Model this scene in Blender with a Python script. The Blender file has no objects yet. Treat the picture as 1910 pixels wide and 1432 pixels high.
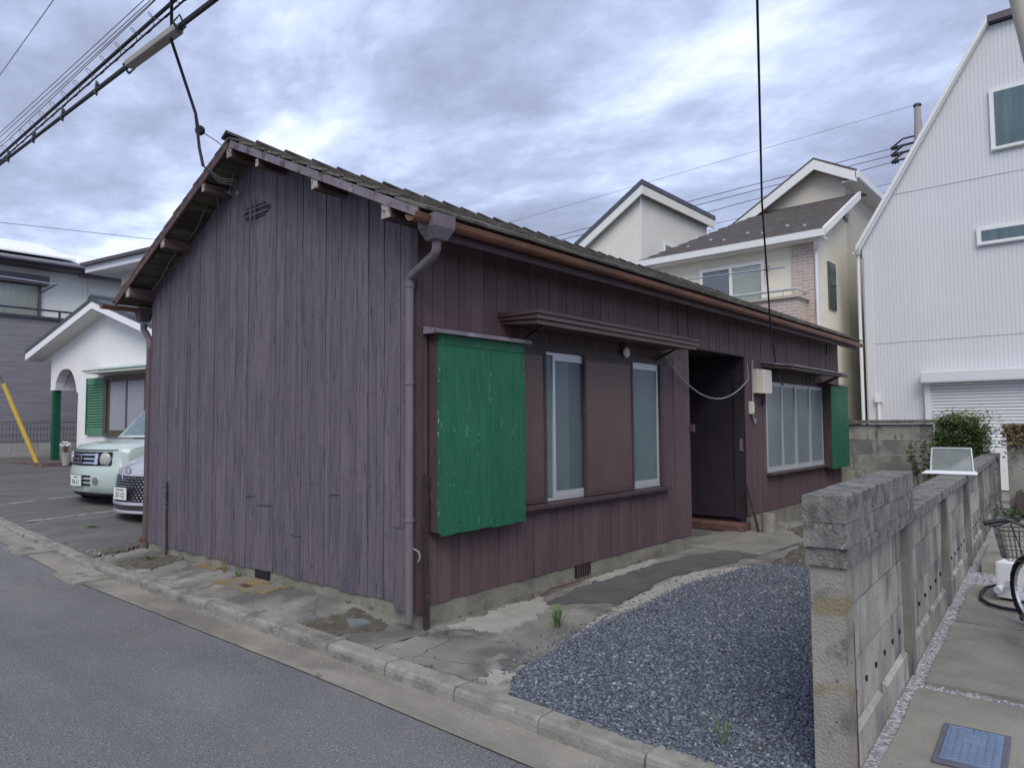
import bpy, math, random
import numpy as np
from mathutils import Vector, Matrix
random.seed(11); RNG = np.random.default_rng(5)
R = math.radians
sc = bpy.context.scene
COL = sc.collection

# ------------------------------------------------------------------ camera
cam_d = bpy.data.cameras.new('camera'); cam = bpy.data.objects.new('camera', cam_d); COL.objects.link(cam)
cam_d.sensor_width = 36.0; cam_d.lens = 24.765; cam_d.clip_start = 0.05; cam_d.clip_end = 2000
def set_cam(loc, yaw, pitch, roll):
    cy, sy, cp, sp = math.cos(yaw), math.sin(yaw), math.cos(pitch), math.sin(pitch)
    fw = Vector((cy*cp, sy*cp, sp)); r0 = Vector((sy, -cy, 0)); u0 = r0.cross(fw)
    c, s = math.cos(roll), math.sin(roll)
    r = c*r0 + s*u0; u = -s*r0 + c*u0
    m = Matrix((r, u, -fw)).transposed().to_4x4(); m.translation = Vector(loc)
    cam.matrix_world = m
set_cam((-3.394, -3.821, 1.430), R(40.722), R(3.2896), R(-0.3859))
sc.camera = cam

# ------------------------------------------------------------------ world, sun, exposure
SUN = Vector((-0.62, -0.50, 0.86)).normalized()
world = bpy.data.worlds.new('World'); sc.world = world; world.use_nodes = True
nt = world.node_tree; nt.nodes.clear()
def wn(t, **k):
    n = nt.nodes.new(t)
    for a, b in k.items(): setattr(n, a, b)
    return n
L = nt.links.new
out = wn('ShaderNodeOutputWorld'); tc = wn('ShaderNodeTexCoord')
sky = wn('ShaderNodeTexSky', sky_type='NISHITA', sun_disc=False)
sky.sun_elevation = math.asin(SUN.z); sky.sun_rotation = math.atan2(SUN.x, SUN.y)
bg_sky = wn('ShaderNodeBackground'); bg_sky.inputs[1].default_value = 0.12
L(sky.outputs[0], bg_sky.inputs[0])
sep = wn('ShaderNodeSeparateXYZ'); L(tc.outputs['Generated'], sep.inputs[0])
zz = wn('ShaderNodeMath', operation='ABSOLUTE'); L(sep.outputs[2], zz.inputs[0])
za = wn('ShaderNodeMath', operation='ADD'); L(zz.outputs[0], za.inputs[0]); za.inputs[1].default_value = 0.16
dv = wn('ShaderNodeVectorMath', operation='DIVIDE'); L(tc.outputs['Generated'], dv.inputs[0])
cb = wn('ShaderNodeCombineXYZ'); [L(za.outputs[0], cb.inputs[i]) for i in range(3)]; L(cb.outputs[0], dv.inputs[1])
mp = wn('ShaderNodeMapping'); L(dv.outputs[0], mp.inputs[0])
mp.inputs['Location'].default_value = (3.1, 1.7, 0.0); mp.inputs['Rotation'].default_value = (0, 0, R(40)); mp.inputs['Scale'].default_value = (1.25, 0.85, 0.0)
n1 = wn('ShaderNodeTexNoise'); n1.inputs['Scale'].default_value = 1.15; n1.inputs['Detail'].default_value = 9; n1.inputs['Roughness'].default_value = .56; n1.inputs['Distortion'].default_value = .45
L(mp.outputs[0], n1.inputs['Vector'])
n2 = wn('ShaderNodeTexNoise'); n2.inputs['Scale'].default_value = 3.4; n2.inputs['Detail'].default_value = 9; n2.inputs['Roughness'].default_value = .6
L(mp.outputs[0], n2.inputs['Vector'])
mx = wn('ShaderNodeMath', operation='MULTIPLY_ADD'); L(n2.outputs[0], mx.inputs[0]); mx.inputs[1].default_value = .35; 
mm = wn('ShaderNodeMath', operation='MULTIPLY'); L(n1.outputs[0], mm.inputs[0]); mm.inputs[1].default_value = .65; L(mm.outputs[0], mx.inputs[2])
rp = wn('ShaderNodeValToRGB'); L(mx.outputs[0], rp.inputs[0])
e = rp.color_ramp.elements; e[0].position = .37; e[0].color = (.235, .265, .365, 1); e[1].position = .62; e[1].color = (.70, .76, .88, 1)
for p_, c_ in ((.435, (.285, .325, .455, 1)), (.495, (.36, .415, .585, 1)), (.555, (.49, .565, .76, 1))):
    q = e.new(p_); q.color = c_
bg_c = wn('ShaderNodeBackground'); bg_c.inputs[1].default_value = 1.0; L(rp.outputs[0], bg_c.inputs[0])
mixw = wn('ShaderNodeMixShader'); mixw.inputs[0].default_value = .93
L(bg_sky.outputs[0], mixw.inputs[1]); L(bg_c.outputs[0], mixw.inputs[2]); L(mixw.outputs[0], out.inputs[0])
sd = bpy.data.lights.new('sun', 'SUN'); sd.energy = 1.5; sd.angle = R(38); sd.color = (1.0, .94, .84)
so = bpy.data.objects.new('sun', sd); COL.objects.link(so); so.rotation_euler = SUN.to_track_quat('Z', 'Y').to_euler(); so.location = (-10, -5, 12)
sc.view_settings.view_transform = 'Standard'; sc.view_settings.look = 'None'; sc.view_settings.gamma = 1; sc.view_settings.exposure = 0.60

# ------------------------------------------------------------------ materials
MATS = {}
def M(name, col, rough=.8, metal=0., spec=.3, var=.2, vscale=2., stretch=(1, 1, 1), rnd=0., layers=(), bump=0., bscale=60., bstretch=(1, 1, 1), coat=0., trans=0., ior=1.45, alpha=1., bumpdist=.01, edge=None, crack=None):
    m = bpy.data.materials.new(name); m.use_nodes = True; MATS[name] = m
    t = m.node_tree; N = t.nodes; K = t.links.new
    b = N['Principled BSDF']
    b.inputs['Roughness'].default_value = rough; b.inputs['Metallic'].default_value = metal
    b.inputs['Specular IOR Level'].default_value = spec; b.inputs['Coat Weight'].default_value = coat
    b.inputs['Transmission Weight'].default_value = trans; b.inputs['IOR'].default_value = ior; b.inputs['Alpha'].default_value = alpha
    g = N.new('ShaderNodeNewGeometry')
    def noise(scale, st, det=4, rg=.55, seed=0.):
        mu = N.new('ShaderNodeVectorMath'); mu.operation = 'MULTIPLY_ADD'; K(g.outputs['Position'], mu.inputs[0])
        mu.inputs[1].default_value = tuple(scale*s for s in st); mu.inputs[2].default_value = (seed*7.3, seed*3.1, seed*5.7)
        n = N.new('ShaderNodeTexNoise'); n.inputs['Scale'].default_value = 1; n.inputs['Detail'].default_value = det; n.inputs['Roughness'].default_value = rg
        if rnd or True:
            oi = N.new('ShaderNodeObjectInfo'); ad = N.new('ShaderNodeVectorMath'); ad.operation = 'ADD'
            sc_ = N.new('ShaderNodeMath'); sc_.operation = 'MULTIPLY'; sc_.inputs[1].default_value = 37.; K(oi.outputs['Random'], sc_.inputs[0])
            K(mu.outputs[0], ad.inputs[0]); K(sc_.outputs[0], ad.inputs[1]); K(ad.outputs[0], n.inputs['Vector'])
        return n.outputs[0]
    rgb = N.new('ShaderNodeRGB'); rgb.outputs[0].default_value = (*col, 1); cur = rgb.outputs[0]
    def mul(fac_sock, lo, hi, cur):
        mr = N.new('ShaderNodeMapRange'); K(fac_sock, mr.inputs[0]); mr.inputs[1].default_value = lo[0]; mr.inputs[2].default_value = hi[0]; mr.inputs[3].default_value = lo[1]; mr.inputs[4].default_value = hi[1]
        vm = N.new('ShaderNodeVectorMath'); vm.operation = 'SCALE'; K(cur, vm.inputs[0]); K(mr.outputs[0], vm.inputs['Scale']); return vm.outputs[0]
    if var: cur = mul(noise(vscale, stretch), (.25, 1-var), (.75, 1+var), cur)
    if rnd:
        oi = N.new('ShaderNodeObjectInfo'); cur = mul(oi.outputs['Random'], (0, 1-rnd), (1, 1+rnd), cur)
    for i, ly in enumerate(layers):
        c2, s2, st2, lo, hi, amt = ly[:6]
        f = noise(s2, st2, det=ly[6] if len(ly) > 6 else 4, seed=i+1)
        mr = N.new('ShaderNodeMapRange'); K(f, mr.inputs[0]); mr.inputs[1].default_value = lo; mr.inputs[2].default_value = hi; mr.inputs[3].default_value = 0; mr.inputs[4].default_value = amt
        mi = N.new('ShaderNodeMix'); mi.data_type = 'RGBA'; K(mr.outputs[0], mi.inputs[0]); K(cur, mi.inputs[6]); mi.inputs[7].default_value = (*c2, 1); cur = mi.outputs[2]
    if crack:   # thin wandering cracks, only here and there
        cs, cw, cl_, camt = crack
        nz = N.new('ShaderNodeTexNoise'); nz.inputs['Scale'].default_value = 3.5; nz.inputs['Detail'].default_value = 5; K(g.outputs['Position'], nz.inputs['Vector'])
        vm1 = N.new('ShaderNodeVectorMath'); vm1.operation = 'MULTIPLY_ADD'; K(nz.outputs['Color'], vm1.inputs[0]); vm1.inputs[1].default_value = (.35, .35, .35); K(g.outputs['Position'], vm1.inputs[2])
        vo = N.new('ShaderNodeTexVoronoi'); vo.feature = 'DISTANCE_TO_EDGE'; vo.inputs['Scale'].default_value = cs; K(vm1.outputs[0], vo.inputs['Vector'])
        c1 = N.new('ShaderNodeMapRange'); K(vo.outputs['Distance'], c1.inputs[0]); c1.inputs[1].default_value = cw*.4; c1.inputs[2].default_value = cw; c1.inputs[3].default_value = camt; c1.inputs[4].default_value = 0
        c2 = N.new('ShaderNodeMapRange'); K(noise(1.3, (1, 1, 1), det=2, seed=4), c2.inputs[0]); c2.inputs[1].default_value = .5; c2.inputs[2].default_value = .56
        c3 = N.new('ShaderNodeMath'); c3.operation = 'MULTIPLY'; K(c1.outputs[0], c3.inputs[0]); K(c2.outputs[0], c3.inputs[1])
        mi = N.new('ShaderNodeMix'); mi.data_type = 'RGBA'; K(c3.outputs[0], mi.inputs[0]); K(cur, mi.inputs[6]); mi.inputs[7].default_value = (*cl_, 1); cur = mi.outputs[2]
    if edge:   # worn strips along the long edges of a plank
        tcn = N.new('ShaderNodeTexCoord'); sx = N.new('ShaderNodeSeparateXYZ'); K(tcn.outputs['Generated'], sx.inputs[0])
        d1 = N.new('ShaderNodeMath'); d1.operation = 'SUBTRACT'; K(sx.outputs[0], d1.inputs[0]); d1.inputs[1].default_value = .5
        d2 = N.new('ShaderNodeMath'); d2.operation = 'ABSOLUTE'; K(d1.outputs[0], d2.inputs[0])
        m1 = N.new('ShaderNodeMapRange'); K(d2.outputs[0], m1.inputs[0]); m1.inputs[1].default_value = .455; m1.inputs[2].default_value = .495
        m2 = N.new('ShaderNodeMapRange'); K(noise(edge[1], edge[2], seed=6), m2.inputs[0]); m2.inputs[1].default_value = edge[3]; m2.inputs[2].default_value = edge[4]
        m3 = N.new('ShaderNodeMath'); m3.operation = 'MULTIPLY'; K(m1.outputs[0], m3.inputs[0]); K(m2.outputs[0], m3.inputs[1])
        mi = N.new('ShaderNodeMix'); mi.data_type = 'RGBA'; K(m3.outputs[0], mi.inputs[0]); K(cur, mi.inputs[6]); mi.inputs[7].default_value = (*edge[0], 1); cur = mi.outputs[2]
    K(cur, b.inputs['Base Color'])
    if bump:
        bp = N.new('ShaderNodeBump'); bp.inputs['Strength'].default_value = bump; bp.inputs['Distance'].default_value = bumpdist
        K(noise(bscale, bstretch, det=5, seed=9), bp.inputs['Height']); K(bp.outputs[0], b.inputs['Normal'])
    return m

V = (9, 9, .45)          # streaks that run up and down
M('gable_paint', (.134, .114, .132), rough=.72, var=.16, vscale=1.6, stretch=(3, 3, .6), rnd=.08, bump=.35, bscale=9, bstretch=(8, 8, .6),
  layers=[((.078, .072, .095), 2.6, (10, 10, .8), .50, .64, .7), ((.20, .175, .19), 3.2, (9, 9, .6), .56, .70, .5), ((.022, .02, .03), 6, (14, 14, .8), .615, .68, .9)])
M('wall_paint', (.108, .071, .078), rough=.66, var=.15, vscale=1.5, stretch=(3, 3, .6), rnd=.10, bump=.25, bscale=9, bstretch=(8, 8, .6),
  layers=[((.135, .105, .105), 1.6, (5, 5, .7), .50, .68, .5), ((.13, .10, .10), 4, (9, 9, .5), .56, .70, .4), ((.04, .028, .034), 4, (14, 14, .6), .62, .74, .6)])
M('dark_paint', (.075, .050, .056), rough=.6, var=.2, vscale=3, stretch=(3, 3, 1), rnd=.1, bump=.2, bscale=20, layers=[((.14, .11, .10), 6, (3, 3, 1), .62, .72, .5)])
M('panel_paint', (.105, .068, .066), rough=.42, spec=.4, var=.12, vscale=1.2, stretch=(1, 1, .5), layers=[((.14, .11, .10), 1.5, (1, 1, .7), .5, .8, .5)], bump=.08, bscale=25)
M('purlin_wood', (.10, .062, .060), rough=.7, var=.25, vscale=6, stretch=(.6, 4, 4), rnd=.1, bump=.3, bscale=30, layers=[((.22, .19, .17), 8, (1, 3, 3), .58, .7, .6)])
M('bare_wood', (.36, .33, .31), rough=.9, var=.35, vscale=18, layers=[((.10, .08, .08), 30, (1, 1, 1), .5, .62, .8)], bump=.4, bscale=60)
M('barge_paint', (.20, .17, .20), rough=.8, var=.25, vscale=6, stretch=(2, 1, 1), layers=[((.07, .05, .05), 9, (1, 1, 1), .55, .66, .8), ((.36, .33, .32), 12, (1, 1, 1), .62, .7, .7)], bump=.3, bscale=40)
M('soffit_wood', (.085, .072, .058), rough=.9, var=.4, vscale=5, stretch=(.7, 8, 8), rnd=.45, bump=.4, bscale=30, layers=[((.16, .15, .085), 4, (.7, 6, 6), .48, .66, .8), ((.03, .025, .03), 7, (.7, 6, 6), .55, .68, .7)])
M('green_paint', (.018, .128, .066), rough=.55, spec=.35, var=.15, vscale=4, stretch=(2, 2, .8), rnd=.08, bump=.45, bscale=45, bstretch=(1.6, 1.6, .7),
  layers=[((.03, .13, .085), 2.4, (2, 2, .8), .5, .7, .6), ((.012, .085, .05), 7, (4, 4, .4), .52, .66, .6), ((.34, .40, .33), 40, (2.2, 2.2, .8), .70, .73, .7)], edge=((.36, .42, .35), 34, (2, 2, .45), .62, .655))
M('flat_green', (.015, .11, .065), rough=.5, var=.12, vscale=3, rnd=.05, bump=.1, bscale=40)
M('awning_mint', (.40, .50, .46), rough=.6, var=.06)
M('mint_green', (.10, .24, .155), rough=.6, var=.1)
M('foundation', (.215, .20, .165), rough=.95, var=.25, vscale=4, bump=.4, bscale=50, layers=[((.13, .12, .10), 5, (1, 1, 1.5), .5, .7, .8), ((.30, .29, .27), 10, (1, 1, 1), .58, .7, .6)])
M('copper', (.27, .14, .095), rough=.48, metal=.55, spec=.5, var=.18, vscale=3, layers=[((.15, .09, .075), 5, (.4, 2, 2), .5, .7, .7)], bump=.05, bscale=30)
M('pipe_grey', (.155, .132, .145), rough=.5, spec=.4, var=.12, vscale=5, stretch=(2, 2, .5), layers=[((.09, .075, .085), 6, (3, 3, .5), .55, .7, .6)])
M('pipe_brown', (.115, .092, .10), rough=.55, var=.15, vscale=5)
M('rust', (.10, .055, .042), rough=.9, var=.4, vscale=20, bump=.4, bscale=60)
M('roof_tile', (.165, .152, .138), rough=.95, spec=.15, var=.3, vscale=5, rnd=.38, bump=.7, bscale=70,
  layers=[((.13, .125, .075), 7, (1, 1, 1), .48, .66, .6), ((.27, .255, .21), 26, (1, 1, 1), .56, .68, .7), ((.06, .055, .05), 14, (1, 1, 1), .56, .66, .6)])
M('ridge_tile', (.085, .077, .080), rough=.9, var=.3, vscale=6, rnd=.3, bump=.4, bscale=60, layers=[((.09, .09, .05), 8, (1, 1, 1), .55, .7, .6)])
M('aluminium', (.50, .52, .53), rough=.42, metal=.35, spec=.5, var=.06, vscale=5)
M('frosted_glass', (.66, .78, .80), rough=.26, spec=.5, var=.05, trans=.93, ior=1.3, bump=.8, bscale=75, bumpdist=.006)
M('lace', (.22, .25, .255), rough=.95, var=.22, vscale=2.2, stretch=(4, 4, .35))
M('pane_shade', (.075, .085, .105), rough=.95, var=.3, vscale=2.2, stretch=(4, 4, .35))  # dark zone behind the left pane, its shade put into the colour
M('frosted_glass_pale', (.175, .215, .215), rough=.3, spec=.5, var=.12, vscale=1.2, stretch=(2, 2, .7), bump=.1, bscale=85, bumpdist=.003)
M('meter_box', (.62, .60, .52), rough=.5, var=.06, vscale=4, layers=[((.35, .33, .28), 9, (1, 1, .6), .62, .75, .5)])
M('black_rubber', (.022, .021, .026), rough=.5, var=.1)
M('black_metal', (.03, .028, .036), rough=.45, var=.1, spec=.5)
M('grey_cable', (.26, .25, .26), rough=.5, var=.1)
M('white_porcelain', (.75, .75, .72), rough=.25, var=.03)
M('red_concrete', (.125, .070, .062), rough=.85, var=.25, vscale=7, bump=.3, bscale=60, layers=[((.25, .19, .17), 9, (1, 1, 1), .58, .7, .6)])
M('concrete_wall', (.32, .31, .275), rough=.95, var=.18, vscale=3, rnd=.12, bump=.4, bscale=60,
  layers=[((.16, .16, .155), 1.2, (1.6, 1.6, 1.1), .42, .60, .85), ((.42, .405, .355), 1.9, (2.2, 2.2, .8), .54, .66, .7), ((.085, .085, .085), 3.0, (3.2, 3.2, .8), .54, .66, .75), ((.10, .10, .095), 40, (1, 1, 1), .60, .70, .6)])
M('concrete_post', (.175, .17, .155), rough=.95, var=.25, vscale=5, rnd=.12, bump=.5, bscale=70, layers=[((.09, .088, .085), 4, (3, 3, .5), .5, .68, .8)])
M('concrete_cap', (.185, .182, .172), rough=.97, var=.35, vscale=9, rnd=.1, bump=1.0, bscale=90, layers=[((.07, .07, .068), 12, (1, 1, 1), .5, .64, .8), ((.33, .325, .30), 38, (1, 1, 1), .60, .68, .7)])
M('pillar_concrete', (.27, .255, .225), rough=.96, var=.2, vscale=6, bump=.8, bscale=80, layers=[((.125, .12, .11), 8, (1, 1, .8), .52, .66, .8), ((.05, .048, .045), 34, (1, 1, 1), .66, .70, .8), ((.20, .16, .07), 3, (1, 1, 1.6), .56, .66, .6)])
M('kerb_concrete', (.255, .245, .215), rough=.95, var=.22, vscale=5, rnd=.08, bump=.6, bscale=80, layers=[((.12, .117, .10), 5, (1, 1, 2), .48, .66, .75), ((.36, .35, .32), 30, (1, 1, 1), .60, .68, .5)])
M('gutter_concrete', (.26, .24, .205), rough=.95, var=.2, vscale=3, bump=.5, bscale=120, layers=[((.15, .14, .12), 2.2, (1.5, .6, 1), .48, .66, .7), ((.38, .36, .31), 95, (1, 1, 1), .60, .68, .55), ((.085, .08, .075), 80, (1, 1, 1), .62, .68, .6)], crack=(.8, .008, (.05, .047, .04), .9))
M('road_asphalt', (.176, .179, .182), rough=.93, var=.13, vscale=.8, bump=.8, bscale=170, layers=[((.085, .088, .10), 1.1, (1, .5, 1), .5, .7, .5), ((.06, .062, .07), 85, (1, 1, 1), .54, .62, .8), ((.38, .37, .33), 95, (1, 1, 1), .60, .64, .85), ((.20, .198, .19), .55, (1.6, .35, 1), .50, .68, .55), ((.12, .122, .128), .8, (2.2, .25, 1), .54, .68, .5), ((.22, .21, .19), 5, (1, .6, 1), .62, .70, .4)], crack=(.33, .0022, (.06, .06, .062), .55))
M('lot_asphalt', (.125, .120, .120), rough=.94, var=.2, vscale=.9, stretch=(.8, 1.3, 1), bump=.8, bscale=130, layers=[((.185, .178, .168), 1.5, (.6, 1.5, 1), .5, .68, .6), ((.06, .057, .062), 90, (1, 1, 1), .57, .65, .7), ((.28, .27, .25), 110, (1, 1, 1), .64, .68, .6)])
M('apron_concrete', (.22, .212, .188), rough=.95, var=.25, vscale=1.6, bump=.7, bscale=60, layers=[((.105, .105, .10), 1.7, (1, 1, 1), .46, .60, .85), ((.33, .32, .285), 2.6, (1, 1, 1), .58, .68, .7), ((.08, .078, .075), 60, (1, 1, 1), .60, .68, .6), ((.075, .07, .06), 7, (1, 1, 1), .62, .68, .55)], crack=(1.5, .008, (.05, .047, .04), .75))
M('pale_concrete', (.33, .32, .285), rough=.95, var=.15, vscale=4, bump=.4, bscale=60, layers=[((.22, .21, .19), 5, (1, 1, 1), .55, .7, .6)])
M('patch_asphalt', (.105, .105, .104), rough=.95, var=.2, vscale=4, bump=1.0, bscale=90, layers=[((.16, .155, .14), 60, (1, 1, 1), .58, .66, .7), ((.15, .145, .13), 2, (1, 1, 1), .52, .7, .5)])
M('dirt', (.10, .09, .072), rough=1, var=.35, vscale=12, bump=1, bscale=60, layers=[((.20, .185, .155), 18, (1, 1, 1), .55, .68, .7)])
M('rust_stain', (.20, .155, .085), rough=.95, var=.25, vscale=9, bump=.4, bscale=60, layers=[((.175, .17, .15), 6, (1, 1, 1), .45, .60, .9)])
M('ground_earth', (.12, .115, .10), rough=1, var=.3, vscale=.5, bump=.5, bscale=30)
M('gravel_bed', (.075, .082, .096), rough=1, var=.3, vscale=30)
M('dark_stone', (.085, .096, .123), rough=.88, var=.45, vscale=30, bump=0)
M('pale_stone', (.31, .31, .325), rough=.9, var=.3, vscale=30)
M('slab_concrete', (.24, .228, .20), rough=.95, var=.16, vscale=3, rnd=.06, bump=.4, bscale=90, layers=[((.14, .135, .115), 2.4, (1, 1, 1), .48, .68, .7), ((.085, .08, .07), 70, (1, 1, 1), .62, .68, .5)])
M('lid_blue', (.155, .215, .32), rough=.5, var=.12, vscale=12)
M('lid_frame', (.115, .115, .15), rough=.6, var=.15, vscale=12)
M('white_line', (.34, .34, .33), rough=.9, var=.2, vscale=6, layers=[((.11, .105, .11), 9, (1, 1, 1), .44, .60, .9)])
# neighbours
M('white_stucco', (.80, .80, .80), rough=.9, var=.04, vscale=2, bump=.15, bscale=80)
M('cream_stucco', (.66, .65, .60), rough=.9, var=.05, vscale=2)
M('fascia_white', (.84, .85, .88), rough=.5, var=.02)
M('slate_roof', (.085, .098, .115), rough=.6, var=.2, vscale=3)
M('brown_trim', (.12, .105, .115), rough=.5, var=.1)
M('bronze', (.13, .115, .10), rough=.4, metal=.3, var=.08)
M('window_glass', (.9, .95, .95), rough=.03, spec=.5, var=0, trans=1.0, ior=1.35)
M('dark_glass', (.05, .075, .085), rough=.04, spec=.8, var=.1, vscale=1)
M('teal_glass', (.085, .135, .145), rough=.03, spec=.6, var=.35, vscale=3.5, stretch=(2.5, 2.5, .15), coat=.8)
M('curtain', (.62, .62, .55), rough=.95, var=.12, vscale=9, stretch=(3, 3, .1))
M('grey_blind', (.30, .31, .35), rough=.7, var=.06, vscale=2)
M('siding_white', (.86, .88, .85), rough=.85, var=.04, vscale=3, bump=.3, bscale=10, bstretch=(.4, .4, 6))
M('siding_grey', (.22, .22, .25), rough=.85, var=.22, vscale=3, stretch=(.5, .5, 9), bump=.6, bscale=4, bstretch=(.5, .5, 9), layers=[((.28, .28, .30), 3.4, (.5, .5, 9), .56, .68, .7)])
M('navy_trim', (.065, .06, .09), rough=.4, var=.05)
M('siding_beige', (.60, .56, .48), rough=.85, var=.06, vscale=2, stretch=(.5, .5, 7), bump=.5, bscale=3.2, bstretch=(.6, .6, 7))
M('siding_beige_lit', (.72, .68, .58), rough=.85, var=.05, vscale=2, stretch=(.5, .5, 7), bump=.3, bscale=3.2, bstretch=(.6, .6, 7))  # lit copy of siding_beige, brighter light put into the colour
M('roof_brown', (.105, .092, .088), rough=.8, var=.2, vscale=4, rnd=.1)
M('trim_white', (.74, .75, .74), rough=.5, var=.02)
M('metal_siding', (.62, .635, .655), rough=.5, spec=.4, var=.03, vscale=1)
M('shutter_metal', (.66, .67, .69), rough=.5, spec=.4, var=.03)
M('plank_pale', (.70, .69, .63), rough=.9, var=.05, vscale=2)
M('pole_concrete', (.33, .32, .31), rough=.9, var=.1)
M('yellow_plastic', (.52, .36, .08), rough=.45, var=.06)
M('block_grey', (.34, .335, .34), rough=.95, var=.12, vscale=3, rnd=.08, bump=.3, bscale=60)
M('tile_brown', (.13, .10, .09), rough=.8, var=.3, vscale=12, rnd=.3)
M('mint_car', (.43, .51, .475), rough=.3, spec=.5, coat=.6, var=.02)
M('white_car', (.40, .40, .44), rough=.28, spec=.5, coat=.7, var=.01)
M('chrome', (.62, .63, .66), rough=.18, metal=1., var=0)
M('car_black', (.018, .018, .022), rough=.5, var=.1)
M('lamp_lens', (.42, .43, .40), rough=.08, spec=.8, var=.15, vscale=20, coat=.6)
M('tyre', (.022, .021, .023), rough=.85, var=.1)
M('plate_white', (.72, .74, .72), rough=.5, var=.02)
M('plate_green', (.05, .13, .08), rough=.5, var=0)
M('leaf', (.060, .095, .030), rough=.6, spec=.25, var=.55, vscale=9)
M('leaf_light', (.13, .17, .06), rough=.6, spec=.25, var=.4, vscale=9)
M('leaf_dry', (.19, .15, .07), rough=.8, var=.4, vscale=9)
M('grass', (.10, .16, .06), rough=.6, var=.3, vscale=30)
M('bark', (.10, .08, .06), rough=.95, var=.3, vscale=10)
M('clear_plastic', (.80, .86, .84), rough=.12, spec=.5, var=0, trans=.82, ior=1.2)
M('white_plastic', (.70, .72, .74), rough=.4, var=.03)
M('beige_plastic', (.45, .42, .35), rough=.5, var=.08)
M('entry_shade', (.034, .026, .036), rough=.7, var=.2, vscale=3, stretch=(3, 3, .8))  # shade of the entrance recess put into the wall and door colour
M('old_timber', (.095, .078, .075), rough=.9, var=.3, vscale=6, bump=.5, bscale=30)
M('orange_reflector', (.55, .17, .04), rough=.3, var=0)
M('stick_wood', (.045, .034, .036), rough=.9, var=.3, vscale=12, bump=.4, bscale=60, layers=[((.22, .19, .15), 10, (2, 2, .5), .62, .7, .7)])
def brick_mat():
    m = M('brick_siding', (.36, .25, .21), rough=.9, var=.1); t = m.node_tree; N = t.nodes; K = t.links.new
    g = N.new('ShaderNodeNewGeometry'); s = N.new('ShaderNodeSeparateXYZ'); K(g.outputs['Position'], s.inputs[0])
    a = N.new('ShaderNodeMath'); a.operation = 'SUBTRACT'; K(s.outputs[0], a.inputs[0]); K(s.outputs[1], a.inputs[1])
    c = N.new('ShaderNodeCombineXYZ'); K(a.outputs[0], c.inputs[0]); K(s.outputs[2], c.inputs[1])
    b = N.new('ShaderNodeTexBrick'); K(c.outputs[0], b.inputs['Vector']); b.inputs['Scale'].default_value = 1
    b.inputs['Color1'].default_value = (.41, .32, .29, 1); b.inputs['Color2'].default_value = (.48, .39, .355, 1); b.inputs['Mortar'].default_value = (.58, .53, .46, 1)
    b.inputs['Mortar Size'].default_value = .011; b.inputs['Brick Width'].default_value = .23; b.inputs['Row Height'].default_value = .077
    K(b.outputs['Color'], N['Principled BSDF'].inputs['Base Color'])
    bp = N.new('ShaderNodeBump'); bp.inputs['Strength'].default_value = .6; bp.inputs['Distance'].default_value = .01; bp.invert = True; K(b.outputs['Fac'], bp.inputs['Height']); K(bp.outputs[0], N['Principled BSDF'].inputs['Normal'])
brick_mat()

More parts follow.
